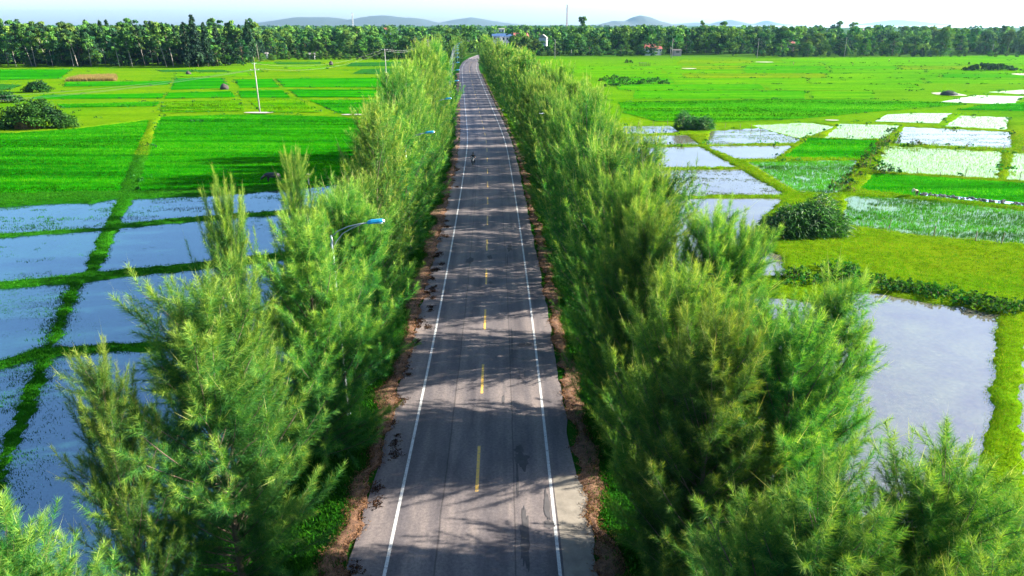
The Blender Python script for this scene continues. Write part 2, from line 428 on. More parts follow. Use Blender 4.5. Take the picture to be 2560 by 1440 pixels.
# ------------------------------------------------------------------ land survey: paddies, ponds and rice plots (sighted corners)
ZP = -1.15                                   # level of the paddies; the road stands about a metre above them
PLOTS = [  # (name, type, corners)
 # flooded paddies west of the road
 ('flooded_paddy', 'weedy', [(-300,530),(0,517),(120,510),(225,508),(292,497),(262,570),(120,578),(-300,600)]),
 ('flooded_paddy', 'water', [(-300,615),(0,594),(252,577),(207,686),(0,705),(-300,730)]),
 ('flooded_paddy', 'algae', [(-300,750),(0,720),(178,708),(160,745),(112,868),(60,885),(0,903),(-300,960)]),
 ('flooded_paddy', 'algae', [(-300,990),(0,922),(100,895),(62,975),(18,1090),(-20,1200),(-80,1300),(-300,1300)]),
 ('flooded_paddy', 'weedy', [(335,498),(560,487),(760,470),(900,455),(900,512),(820,520),(560,537),(300,560)]),
 ('flooded_paddy', 'water', [(296,570),(560,548),(840,526),(900,522),(900,612),(820,620),(540,650),(250,681)]),
 ('flooded_paddy', 'algae', [(205,704),(540,670),(830,638),(950,627),(950,850),(600,850),(220,865),(142,868)]),
 ('flooded_paddy', 'water', [(132,892),(230,882),(600,866),(900,862),(900,1500),(-110,1500),(0,1235),(62,1080)]),
 # rice west of the road
 ('rice_field', 'rice', [(346,478),(600,468),(860,446),(900,440),(900,302),(860,293),(640,286),(402,292),(386,330)]),
 ('rice_field', 'rice', [(-300,500),(0,485),(298,478),(358,340),(374,300),(190,322),(40,332),(-300,338)]),
 ('rice_field', 'rice', [(440,197),(556,196),(572,221),(426,227)]),
 ('rice_field', 'rice', [(585,200),(680,198),(700,220),(600,222)]),
 ('rice_field', 'rice', [(690,198),(1040,196),(1040,220),(712,220)]),
 ('rice_field', 'rice', [(419,234),(578,230),(590,245),(412,249)]),
 ('rice_field', 'rice', [(596,229),(706,227),(728,246),(604,246)]),
 ('rice_field', 'rice', [(722,226),(1040,226),(1040,246),(745,245)]),
 ('rice_field', 'rice_y', [(409,257),(600,252),(612,280),(402,285)]),
 ('rice_field', 'rice_y', [(622,253),(745,251),(800,283),(655,284)]),
 ('rice_field', 'rice', [(770,252),(1040,252),(1040,290),(850,286)]),
 ('rice_field', 'rice', [(165,207),(430,204),(420,214),(158,218)]),
 ('rice_field', 'rice', [(68,250),(112,239),(412,235),(405,248)]),
 ('rice_field', 'rice', [(140,263),(398,256),(390,268),(156,272)]),
 ('rice_field', 'rice', [(-300,176),(0,175),(180,175),(150,198),(0,202),(-300,206)]),
 ('rice_field', 'rice_y', [(440,186),(620,183),(630,193),(436,193)]),
 ('rice_field', 'rice_d', [(880,158),(1066,154),(1066,166),(862,167)]),
 ('rice_field', 'rice_d', [(905,174),(1062,171),(1062,188),(880,186)]),
 ('rice_field', 'rice_d', [(-200,212),(0,212),(60,214),(20,226),(-200,228)]),
 # rice and ponds east of the road
 ('rice_field', 'rice_b', [(1545,258),(1930,250),(2110,252),(2340,257),(2420,263),(2160,284),(2000,300),(1780,309),(1640,305),(1560,285)]),
 ('rice_field', 'rice', [(2460,264),(2560,258),(2760,258),(2760,284),(2390,277)]),
 ('rice_field', 'rice_m', [(1700,152),(1880,152),(1880,160),(1690,160)]),
 ('rice_field', 'rice_y', [(1950,148),(2560,139),(2760,138),(2760,160),(2400,162),(1960,156)]),
 ('young_rice_field', 'young', [(1878,313),(2020,306),(2088,316),(2040,335),(1998,347)]),
 ('young_rice_field', 'young', [(2102,309),(2250,313),(2208,349),(2062,345)]),
 ('young_rice_field', 'young', [(2218,289),(2300,285),(2380,286),(2346,311),(2186,306)]),
 ('young_rice_field', 'young', [(2402,289),(2522,293),(2512,324),(2362,316)]),
 ('young_rice_field', 'weedy2', [(2262,317),(2526,330),(2528,371),(2234,359)]),
 ('young_rice_field', 'young', [(2214,364),(2506,379),(2494,447),(2190,428)]),
 ('young_rice_field', 'young', [(2534,384),(2800,390),(2800,462),(2514,450)]),
 ('young_rice_field', 'young', [(2350,257),(2440,240),(2560,243),(2530,262),(2486,262)]),
 ('young_rice_field', 'young', [(2470,232),(2560,226),(2700,226),(2700,238),(2560,238)]),
 ('rice_field', 'rice', [(2186,434),(2330,442),(2560,458),(2760,470),(2760,537),(2560,518),(2300,492),(2148,474)]),
 ('rice_field', 'patchy', [(2118,489),(2300,499),(2560,527),(2760,547),(2760,640),(2560,611),(2300,590),(2106,560)]),
 ('rice_field', 'patchy', [(1868,405),(2142,402),(2112,474),(2078,485),(1992,480)]),
 ('rice_field', 'rice', [(2022,345),(2196,351),(2188,385),(2158,397),(1958,394)]),
 ('flooded_paddy', 'pond', [(1660,497),(1958,497),(1905,545),(1898,600),(1952,645),(1962,690),(1900,690),(1650,690),(1600,600)]),
 ('flooded_paddy', 'weedy2', [(1640,425),(1850,423),(1962,487),(1690,490)]),
 ('flooded_paddy', 'pond', [(1560,368),(1748,366),(1842,418),(1580,420)]),
 ('flooded_paddy', 'pond', [(1560,341),(1718,338),(1748,361),(1560,364)]),
 ('flooded_paddy', 'weedy2', [(1556,316),(1676,314),(1700,331),(1560,337)]),
 ('flooded_paddy', 'weedy2', [(1776,328),(1898,320),(2002,349),(1988,358),(1764,362)]),
 ('flooded_paddy', 'pond', [(1764,366),(1984,363),(1938,397),(1842,398)]),
 ('fish_pond', 'pond', [(1850,735),(2060,760),(2120,727),(2200,735),(2300,753),(2430,773),(2497,790),(2490,880),(2478,1000),(2468,1100),(2440,1200),(2424,1290),(2380,1325),(1700,1330),(1700,900)]),
 ('flooded_paddy', 'pond', [(2562,830),(2800,860),(2850,1400),(2560,1330),(2552,1000)]),
 ('flooded_paddy', 'pond', [(2430,1372),(2600,1372),(2750,1500),(2430,1500)]),
]
# the wide plain east of the road and the far plain west of it: many narrow plots between low bunds
_pr = random.Random(21)
for y0_, y1_ in ((150, 157), (158.5, 165), (166.5, 174), (175.5, 184), (185.5, 196), (197.5, 211), (213, 227), (228.5, 249)):
    x_ = 1380 + (y0_ - 150) * 1.9 + _pr.uniform(0, 60)
    while x_ < 2740:
        w_ = _pr.uniform(150, 430); sl = (y1_ - y0_) * _pr.uniform(-.6, 1.6)
        if not (x_ + w_ > 2310 and y1_ > 214 and x_ < 2760) and not (y0_ < 165 and _pr.random() < .55):
            tl = (x_ - 1900) / 640 * 2.0 * _pr.uniform(-.3, 1.0)
            PLOTS.append(('rice_field', _pr.choice(['rice_y', 'rice_y', 'rice_b', 'rice_y', 'rice_m']) if y0_ > 165 else _pr.choice(['rice_y', 'rice_m', 'rice_b']),
                          [(x_, y0_ + _pr.uniform(-.4, .4)), (x_ + w_, y0_ + tl), (x_ + w_ + sl, y1_ + tl + _pr.uniform(-.4, .4)), (x_ + sl, y1_ + _pr.uniform(-.4, .4))]))
        x_ += w_ + _pr.uniform(5, 9)
for y0_, y1_ in ((151, 155.5), (157, 161.5), (163, 168), (169.5, 174.5), (176, 181.5)):
    x_ = 330 + (181 - y0_) * 8 + _pr.uniform(0, 60)
    while x_ < 850:
        w_ = _pr.uniform(60, 200); sl = (y1_ - y0_) * _pr.uniform(1, 4)
        if _pr.random() < .7: PLOTS.append(('rice_field', _pr.choice(['rice_y', 'rice_m', 'rice_y', 'rice_d']), [(x_, y0_), (x_ + w_, y0_ - .6), (x_ + w_ + sl, y1_ - .6), (x_ + sl, y1_)]))
        x_ += w_ + _pr.uniform(4, 7)
SHEET = {'rice_m': 'rice_m', 'rice_b': 'rice_b', 'weedy': 'water', 'water': 'water', 'algae': 'water', 'rice': 'rice', 'rice_y': 'rice_y', 'rice_d': 'rice_d', 'young': 'young',
         'pond': 'pond', 'weedy2': 'pond', 'patchy': 'patchy'}
for k, p in enumerate(PLOTS):
    w = np.array([P(x, y, ZP)[:2] for x, y in p[2]])
    if np.sum(w[:, 0] * np.roll(w[:, 1], -1) - np.roll(w[:, 0], -1) * w[:, 1]) < 0: w = w[::-1].copy()
    PLOTS[k] = (p[0], p[1], w, float(w[:, 1].min()))
FAR_Y = 165.0

def poly_sd(x, y, w, lim=6.0):
    """signed distance (positive inside) to polygon w, only near it; elsewhere -lim"""
    out = np.full(x.shape, -lim)
    m = (x > w[:, 0].min() - lim) & (x < w[:, 0].max() + lim) & (y > w[:, 1].min() - lim) & (y < w[:, 1].max() + lim)
    if not m.any(): return out
    X, Y = x[m], y[m]
    d = np.full(X.shape, 1e9); ins = np.zeros(X.shape, bool)
    n = len(w)
    for i in range(n):
        a, b = w[i], w[(i + 1) % n]
        e = b - a
        t = np.clip(((X - a[0]) * e[0] + (Y - a[1]) * e[1]) / max(e @ e, 1e-9), 0, 1)
        d = np.minimum(d, np.hypot(X - a[0] - t * e[0], Y - a[1] - t * e[1]))
        c = ((a[1] > Y) != (b[1] > Y))
        with np.errstate(divide='ignore', invalid='ignore'):
            ins ^= c & (X < a[0] + (Y - a[1]) * e[0] / (e[1] if e[1] else 1e-9))
    out[m] = np.where(ins, d, -np.minimum(d, lim))
    return out
def plot_sd(x, y, near_only=True):
    """largest signed distance over all plots, and the index of that plot"""
    best = np.full(np.shape(x), -6.0); idx = np.full(np.shape(x), -1)
    for k, p in enumerate(PLOTS):
        if near_only and p[3] > FAR_Y: continue
        s = poly_sd(x, y, p[2]); m = s > best
        best[m] = s[m]; idx[m] = k
    return best, idx
def ground_z(x, y, sd=None):
    x = np.asarray(x, float); y = np.asarray(y, float)
    s = np.abs(road_s(x, y))
    near = 1 - sstep(300, 900, y)
    z = -0.07 - 0.90 * sstep(6.2, 12.0, s)
    z = z + (fbm(x * .5, y * .5, 3) - .5) * .16 * sstep(7, 11, s) * near + (fbm(x * 2.2, y * 2.2, 8) - .5) * .10 * sstep(6.5, 8, s) * near
    if sd is None: sd, _ = plot_sd(x, y)
    edge = sd + (fbm(x * .9, y * .9, 21, 3) - .5) * .9
    z = z - 0.55 * sstep(-0.25, 0.55, edge) * sstep(11.2, 13.2, s)
    return z

def grow(a, b, step, k): 
    out = [a]
    while abs(out[-1]) < b: out.append(out[-1] + step); step *= k
    return out
ys = list(np.arange(2, 62, .46)) + list(np.arange(62, 120, .7)) + list(np.arange(120, 240, 1.4)) + list(np.arange(240, 480, 8))
yb = [480]; st = 12
while yb[-1] < 12500: yb.append(yb[-1] + st); st *= 1.25
ys = [-12000, -3000, -700, -200, -60, -20, -6] + ys + yb[:]
xm = list(np.arange(-112, 128, .6))
ext = [6]
st = 3.0
while ext[-1] < 13500: ext.append(ext[-1] + st); st *= 1.3
xs = [-112 - e for e in ext[::-1]] + xm + [127.5 + e for e in ext]
xs, ys = np.array(xs), np.array(ys)
GX, GY = np.meshgrid(xs, ys)
gx, gy = GX.ravel(), GY.ravel()
gsd, _ = plot_sd(gx, gy)
gz = ground_z(gx, gy, gsd)
# land cover: yellow-green turf on the bunds and meadow, deep green ground cover on the road verge
verge = 1 - sstep(12.0, 15.0, np.abs(road_s(gx, gy)))
mix = fbm(gx * .07, gy * .12, 31, 4)[:, None]
turf = np.array([.06, .15, .003]) * (1 - mix) + np.array([.105, .165, .004]) * mix
west = sstep(-6, -16, road_s(gx, gy))[:, None] * (1 - sstep(120, 150, gy))[:, None]
fresh = ((sstep(10, 30, road_s(gx, gy)) + .6 * sstep(-10, -30, road_s(gx, gy))) * sstep(150, 190, gy))[:, None]
turf = turf * (1 - .65 * fresh) + np.array([.05, .175, .002]) * .65 * fresh
turf = turf * (1 - west) + np.array([.015, .10, .005]) * west
gcol = turf * (1 - verge[:, None]) + np.array([.018, .08, .008]) * verge[:, None]
far = sstep(450, 600, gy)[:, None]
gcol = gcol * (1 - far) + np.array([.03, .07, .015]) * far
nx, ny = len(xs), len(ys)
ii = np.arange((ny - 1) * (nx - 1)); r_, c_ = ii // (nx - 1), ii % (nx - 1)
a_ = r_ * nx + c_
F = np.stack([a_, a_ + 1, a_ + 1 + nx, a_ + nx], 1)
ground = link('ground', np_mesh('ground', np.stack([gx, gy, gz], 1), F, M['ground'], gcol, True))
tag(ground, 'yellow green turf of bunds, meadow and verges around the paddies', kind='structure')

def offset_poly(w, d):
    n = len(w); out = []
    for i in range(n):
        e0 = w[i] - w[i - 1]; e1 = w[(i + 1) % n] - w[i]
        n0 = np.array([e0[1], -e0[0]]) / max(np.hypot(*e0), 1e-6); n1 = np.array([e1[1], -e1[0]]) / max(np.hypot(*e1), 1e-6)
        b = n0 + n1; L = b @ b
        b = b * (2 / max(L, .8)) * .5
        out.append(w[i] + b * d)
    return np.array(out)
for k, (nm, ty, w, y0) in enumerate(PLOTS):
    farp = y0 > FAR_Y
    q = w if farp else offset_poly(w, .7)
    z = (-0.90 if farp else -1.16) + .004 * (k % 9) + (0.02 if ty.startswith('rice') else 0)
    if farp:   # ragged margin
        pts = []
        for i in range(len(q)):
            a, b = q[i], q[(i + 1) % len(q)]
            m = max(2, int(np.hypot(*(b - a)) / 3))
            for t in np.arange(m) / m:
                p = a + (b - a) * t
                pts.append(p + (vnoise(p[0] * .5 + np.array([0, 50.]), p[1] * .5, 5) - .5) * .9)
        q = np.array(pts)
    me = bpy.data.meshes.new(nm)
    me.from_pydata([(p[0], p[1], z) for p in q], [], [tuple(range(len(q)))])
    me.materials.append(M[SHEET[ty]]); me.update()
    o = link(nm, me); o['kind'] = 'structure'

# ------------------------------------------------------------------ road
def strip(name, s0, s1, z, y0, y1, step, mat, uv=True, jit0=0, jit1=0, seed=0, parent=None, cols=2):
    yv = np.arange(y0, y1 + 1e-6, step)
    xcv = xc(yv)
    j0 = (fbm(yv * .55, yv * 0 + seed, 40 + seed, 4) - .5) * 2 * jit0; j1 = (fbm(yv * .55, yv * 0 + 9 + seed, 60 + seed, 4) - .5) * 2 * jit1
    V, U = [], []
    for i, y in enumerate(yv):
        for c in range(cols):
            f = c / (cols - 1)
            s = (s0 + j0[i]) * (1 - f) + (s1 + j1[i]) * f
            V.append((xcv[i] + s, y, z)); U.append((s, y))
    F = [(i * cols + c, i * cols + c + 1, (i + 1) * cols + c + 1, (i + 1) * cols + c) for i in range(len(yv) - 1) for c in range(cols - 1)]
    me = bpy.data.meshes.new(name); me.from_pydata(V, [], F); me.materials.append(mat)
    if uv:
        ul = me.uv_layers.new(name='UVMap')
        idx = np.zeros(len(me.loops), np.int32); me.loops.foreach_get('vertex_index', idx)
        ul.data.foreach_set('uv', np.array(U, np.float32)[idx].ravel())
    me.update()
    return link(name, me, parent)
road = strip('road', -5.0, 4.75, 0.0, -40, 860, .5, M['asphalt'], jit0=.22, jit1=.18, seed=1, cols=4)
tag(road, 'two lane asphalt road running straight ahead between casuarinas', kind='structure')
strip('edge_line', -3.58, -3.44, .006, -10, 700, 1.0, M['white'], parent=road, seed=2)
strip('edge_line', 3.44, 3.58, .006, -10, 700, 1.0, M['white'], parent=road, seed=3)
y = 27.95 - 9.45 * 3
nd = 0
while y < 430:
    strip('lane_dash', -.075, .075, .006, y, y + 3.85, .55, M['yellow'], parent=road, uv=False)
    y += 9.45
    nd += 1
# worn concrete patch beside the edge line and dark tar stains
strip('concrete_shoulder', 3.66, 5.1, .010, 10, 29.5, .4, M['concrete'], jit0=.03, jit1=.25, seed=7, parent=road, uv=False)
def blot(name, s, y, rx, ry, seed, mat, z=.012):
    n = 44; V = []
    r2 = np.random.default_rng(seed)
    for k in range(n):
        a = 2 * math.pi * k / n
        q = .35 + 1.25 * fbm(np.array([math.cos(a) * 3.2 + seed]), np.array([math.sin(a) * 3.2]), seed, 3)[0]
        V.append((float(xc(y)) + s + math.cos(a) * rx * q, y + math.sin(a) * ry * q, z))
    me = bpy.data.meshes.new(name); me.from_pydata(V, [], [tuple(range(n))]); me.materials.append(mat); me.update()
    return link(name, me, road)
for k, (px, py, rx, ry) in enumerate([(1297,1122,.26,.4),(1303,1152,.34,.75),(1293,1190,.06,1.6),(1312,1350,.2,2.0),(1368,1270,.14,1.1),(1372,1312,.22,.25),(1280,858,.05,2.2),(1305,862,.3,.35),(1322,861,.2,.3),
                                    (1274,620,.25,1.2),(1268,655,.06,1.8),(1224,643,.22,.55),(1175,652,.35,.8),(1226,706,.16,.4),(1230,727,.2,.2),(1258,1000,.08,.5)]):
    q = P(px, py)
    blot('tar_stain', q[0] - float(xc(q[1])), q[1], rx, ry, k + 3, M['tar'], .010 + .0012 * (k % 5))

# ------------------------------------------------------------------ scattered plants: tufts of blades
def tufts(pts, hgt, wid, blades, cols, spread=.12, lean=.45, seed=0, name='grass_tufts', mat=None, vig=None):
    """pts (n,3) feet; one triangle per blade; cols: list of (r,g,b) mixed at random"""
    r = np.random.default_rng(seed)
    n = len(pts)
    if n == 0: return None
    hgt = np.broadcast_to(hgt, n); wid = np.broadcast_to(wid, n)
    base = np.repeat(pts, blades, 0)
    H = np.repeat(hgt, blades) * r.uniform(.6, 1.15, n * blades)
    W = np.repeat(wid, blades)
    az = r.uniform(0, 2 * np.pi, n * blades)
    off = r.normal(0, 1, (n * blades, 2)) * np.repeat(np.broadcast_to(spread, n), blades)[:, None]
    base = base.copy(); base[:, :2] += off
    ln = np.abs(r.normal(0, lean, n * blades))
    tip = base + np.stack([np.cos(az) * H * ln, np.sin(az) * H * ln, H / np.sqrt(1 + ln * ln * .5)], 1)
    fa = r.uniform(0, np.pi, n * blades)
    side = np.stack([np.cos(fa) * W, np.sin(fa) * W, 0 * W], 1) * .5
    V = np.empty((n * blades * 3, 3)); V[0::3] = base - side; V[1::3] = base + side; V[2::3] = tip
    C = np.array(cols)
    pick = np.repeat(r.integers(0, len(C), n), blades)
    c = C[pick] * r.uniform(.7, 1.3, (n * blades, 1))
    if vig is not None: c = c * np.repeat(vig, blades, 0)
    F = np.arange(n * blades * 3).reshape(-1, 3)
    return np_mesh(name, V, F, mat or M['grass'], np.repeat(c, 3, 0))

MUD0, MUD1 = np.array(P(2300, 486, -1.13)), np.array(P(2700, 525, -1.13))
def rand_in(w, n, r):
    lo, hi = w.min(0), w.max(0)
    p = r.uniform(lo, hi, (n, 2))
    return p[poly_sd(p[:, 0], p[:, 1], w) > .25]
def in_view(p, m=90):
    """keep what a step to either side of the camera could still see"""
    Y = p[:, 1]; X = p[:, 0]
    t = Y * CP + (CAM_H + 1) * SP
    return (t > 8) & (np.abs(X) / np.maximum(t, 1) < (1280 + m * 3) / FPX)
rs = np.random.default_rng(77)
DG = [(.010, .075, .004), (.015, .10, .005), (.025, .125, .006)]
RG = [(.008, .13, .002), (.018, .18, .003), (.04, .20, .004)]
YG = [(.075, .18, .003), (.11, .20, .006), (.045, .16, .003), (.14, .18, .012)]
PG = [(.10, .20, .03), (.14, .23, .05), (.07, .18, .02)]
for k, (nm, ty, w, y0) in enumerate(PLOTS):
    area = abs(np.sum(w[:, 0] * np.roll(w[:, 1], -1) - np.roll(w[:, 0], -1) * w[:, 1])) / 2
    lo, hi = w.min(0), w.max(0); bb = (hi[0] - lo[0]) * (hi[1] - lo[1])
    if y0 > 200: continue
    def gen(dens):
        p = rand_in(w, int(bb * dens), rs)
        p = p[in_view(p)]
        if 60 < y0 < 110:
            e_ = (MUD1 - MUD0)[:2]; t_ = np.clip(((p - MUD0[:2]) @ e_) / (e_ @ e_), 0, 1)
            p = p[np.linalg.norm(p - MUD0[:2] - t_[:, None] * e_, axis=1) > .95]
        return p[np.abs(road_s(p[:, 0], p[:, 1])) > 12.6]
    L = []
    if ty in ('rice', 'rice_y', 'rice_m', 'rice_b'):
        dn = np.clip(9 * (75 / max(y0, 60)) ** 1.6, 1.0, 10)
        p = gen(dn); sc = (max(y0, 60) / 75) ** .7
        L.append((p, .30 * min(sc, 1.4), .045 * sc, 4, RG if ty in ('rice', 'rice_b') else [(.05, .19, .003), (.08, .21, .004)], .12 * sc))
    elif ty == 'young':
        p = gen(np.clip(5 * (100 / y0) ** 1.5, 1.5, 7))
        p[:, 0] = np.round(p[:, 0] / .55) * .55 + rs.normal(0, .06, len(p))
        L.append((p, .26, .035, 3, PG, .05))
    elif ty == 'patchy':
        p = gen(15); f = fbm(p[:, 0] * .16, p[:, 1] * .16, 90 + k, 4); lx = (p[:, 0] - lo[0]) / (hi[0] - lo[0])
        p1 = p[(f + .22 * (lx if y0 < 85 else 1 - lx)) > .42]
        L.append((p1, .32, .05, 4, [(.025, .19, .004), (.045, .21, .005)], .12))
        p2 = p[rs.random(len(p)) < .22]; L.append((p2, .28, .035, 3, PG, .05))
    elif ty in ('weedy', 'weedy2'):
        p = gen(7); f = fbm(p[:, 0] * .22, p[:, 1] * .45, 50 + k, 4)
        th = .56 if ty == 'weedy' else .52
        L.append((p[f > th], .14, .06, 4, DG if ty == 'weedy' else YG + DG, .16))
        L.append((p[rs.random(len(p)) < .16], .10, .03, 3, [(.06, .12, .03), (.035, .10, .018)], .08))
    elif ty == 'algae':
        p = gen(34); f = fbm(p[:, 0] * .28, p[:, 1] * .34, 50 + k, 4)
        L.append((p[rs.random(len(p)) < sstep(.40, .66, f)], .06, .05, 3, DG, .10))
    elif ty == 'water':
        p = gen(16 if y0 < 40 else 9); f = fbm(p[:, 0] * .45, p[:, 1] * .5, 50 + k, 4); f2 = fbm(p[:, 0] * .08, p[:, 1] * .1, 55 + k, 2)
        L.append((p[(f > .70 - .14 * sstep(.5, .7, f2)) & (rs.random(len(p)) < .8)], .10, .06, 4, DG, .14))
        L.append((p[rs.random(len(p)) < .06], .08, .025, 2, DG, .08))
        p = gen(60 if y0 < 40 else 22); f = fbm(p[:, 0] * .12, p[:, 1] * .2, 57 + k, 4)
        L.append((p[rs.random(len(p)) < .40 * sstep(.42, .68, f)], .02, .045, 2, DG + [(.02, .05, .02)], .06))
    for p, h, wd, b, cl, spd in L:
        if len(p) < 5: continue
        z = np.full((len(p), 1), (-1.17 if y0 <= FAR_Y else -.93))
        nmn = 'rice_plants' if ty in ('rice', 'rice_y', 'young', 'patchy') else 'water_weeds'
        vg = fbm(p[:, 0] * .025 + p[:, 1] * .01, p[:, 1] * .22, 300 + k, 3); v2 = fbm(p[:, 0] * .35, p[:, 1] * .35, 310, 3)
        vg = np.clip(.25 + 1.15 * sstep(.2, .8, vg) + .9 * (v2 - .5), .3, 1.6)[:, None] * np.array([1, 1, 1]) + (sstep(.55, .8, vg)[:, None] * np.array([1.2, .12, 0]) if ty.startswith('rice') else 0)
        o = link(nmn, tufts(np.hstack([p, z]), h, wd, b, cl, spd, .35, k, nmn, None, vg)); o['kind'] = 'stuff'

# weeds growing across the low track between the two southern paddies, west
def scatter_path(pix, half, dens, h, wd, b, cl, name, z=None, spread=.12, seed=1, thr=None):
    r = np.random.default_rng(seed)
    q = np.array([P(x, y, -1.0)[:2] for x, y in pix]); out = []
    for a, c in zip(q[:-1], q[1:]):
        L = np.hypot(*(c - a)); n = max(1, int(L * half * 2 * dens))
        t = r.random((n, 1)); e = (c - a) / L
        out.append(a + (c - a) * t + np.array([-e[1], e[0]]) * r.normal(0, half * .6, (n, 1)))
    p = np.vstack(out)
    if thr is not None: p = p[fbm(p[:, 0] * .6, p[:, 1] * .6, seed, 3) > thr]
    zz = ground_z(p[:, 0], p[:, 1])[:, None] if z is None else np.full((len(p), 1), z)
    zz = np.maximum(zz, -1.17)
    o = link(name, tufts(np.hstack([p, zz]), h, wd, b, cl, spread, .5, seed, name)); o['kind'] = 'stuff'
scatter_path([(120,872),(85,960),(40,1060),(-10,1190),(-60,1300)], 1.6, 26, .12, .06, 4, DG, 'water_weeds', seed=3, thr=.42)
scatter_path([(0,915),(110,885),(235,872),(330,868)], .5, 30, .16, .06, 4, DG, 'bund_grass', seed=4)
scatter_path([(120,870),(165,745),(190,705)], .9, 26, .16, .06, 4, DG, 'bund_grass', seed=5)
# bund and meadow turf
r = np.random.default_rng(5)
n0 = 230000
py_ = 24 + (150 - 24) * r.random(n0) ** 1.5
px_ = r.uniform(-1, 1, n0) * (py_ * .80 + 8)
keep = (np.abs(road_s(px_, py_)) > 12.3)
px_, py_ = px_[keep], py_[keep]
sd_, _ = plot_sd(px_, py_)
keep = (sd_ + (fbm(px_ * .9, py_ * .9, 21, 3) - .5) * .9 < .12)
px_, py_ = px_[keep], py_[keep]
zz = ground_z(px_, py_)
west_m = (px_ < 0) & (py_ < 125)
for m_, cl, nm, hh in ((west_m, DG + [(.03, .14, .006)], 'bund_grass', .16), (~west_m, YG, 'meadow_grass', .17)):
    p = np.stack([px_[m_], py_[m_], zz[m_]], 1)
    sc = (p[:, 1] / 60) ** .5
    vg = np.clip(.45 + 1.1 * fbm(p[:, 0] * .25, p[:, 1] * .3, 71, 4), .4, 1.5)[:, None]
    o = link(nm, tufts(p, hh * np.clip(sc, .7, 1.5) * vg[:, 0], .05 * sc, 4, cl, .14, .7, 8, nm, None, vg)); o['kind'] = 'stuff'
# verge ground cover beneath the trees
n0 = 48000
py_ = 14 + 150 * r.random(n0) ** 1.7
s_ = np.where(r.random(n0) < .5, -1, 1) * (5.5 + 7.3 * r.random(n0) ** 1.25)
px_ = xc(py_) + s_
p = np.stack([px_, py_, ground_z(px_, py_)], 1)
o = link('verge_plants', tufts(p, .24, .075, 4, [(.012, .075, .006), (.02, .11, .008), (.035, .14, .008), (.01, .055, .006)], .16, .8, 9, 'verge_plants')); o['kind'] = 'stuff'
# bright green grass strip on the far east verge
py_ = r.uniform(120, 330, 9000); px_ = xc(py_) + r.uniform(5.6, 7.4, 9000)
p = np.stack([px_, py_, ground_z(px_, py_)], 1)
o = link('verge_plants', tufts(p, .3, .16, 3, [(.06, .18, .006), (.09, .19, .008)], .25, .6, 10, 'verge_plants')); o['kind'] = 'stuff'

# needle litter along both tarmac edges
def litter(side, a, b, seed):
    yv = np.arange(10, 330, .3); n = len(yv); cols = 7
    r = np.random.default_rng(seed)
    inner = a + (fbm(yv * .8, yv * 0, seed, 4) - .5) * 1.0 + (vnoise(yv * 3.5, yv * 0, seed + 9) - .5) * .3
    outer = b + (fbm(yv * .35, yv * 0 + 5, seed, 4) - .5) * 1.9
    V = []
    for i, y in enumerate(yv):
        for c in range(cols):
            f = c / (cols - 1); s = inner[i] * (1 - f) + outer[i] * f
            h = .005 + .07 * math.sin(math.pi * min(1, f * 1.0)) ** .6 * (0.35 + vnoise(np.array([y * 2.3]), np.array([c * 1.3]), seed)[0])
            V.append((float(xc(y)) + side * s, y, h if f < .95 else -.03))
    F = [(i * cols + c, i * cols + c + 1, (i + 1) * cols + c + 1, (i + 1) * cols + c) for i in range(n - 1) for c in range(cols - 1)]
    if side < 0: F = [f[::-1] for f in F]
    me = np_mesh('needle_litter', np.array(V), np.array(F), M['litter'], None, True)
    o = link('needle_litter', me); tag(o, 'brown fallen needles heaped along the tarmac edge', kind='stuff')
    # loose needles and lumps
    m = 16000
    yy = 14 + 100 * r.random(m) ** 2
    ss = np.interp(yy, yv, inner) + (np.interp(yy, yv, outer) - np.interp(yy, yv, inner)) * r.random(m) + r.normal(0, .12, m)
    p = np.stack([xc(yy) + side * ss, yy, np.full(m, .035)], 1)
    o = link('loose_needles', tufts(p, .07, .05, 2, [(.10, .05, .03), (.20, .10, .05), (.04, .022, .016), (.26, .15, .08)], .08, 1.6, seed, 'loose_needles')); o['kind'] = 'stuff'
litter(-1, 4.95, 5.95, 12)
litter(1, 5.0, 5.9, 15)
# dark sodden clumps of litter lying on the tarmac
P_ = []
for k in range(70):
    y = 18 + 90 * random.random() ** 1.6; s = -5.0 + random.random() ** 1.6 * .9; rad_ = random.uniform(.06, .24)
    for j in range(int(260 * rad_)):
        P_.append((float(xc(y)) + s + random.gauss(0, rad_ * .8), y + random.gauss(0, rad_ * 1.3), .006))
o = link('litter_clumps', tufts(np.array(P_), .07, .07, 3, [(.03, .016, .011), (.05, .026, .016), (.018, .012, .01), (.09, .045, .025)], .05, 1.6, 19, 'litter_clumps'))
tag(o, 'dark sodden clumps of needles on the tarmac edge', kind='stuff')

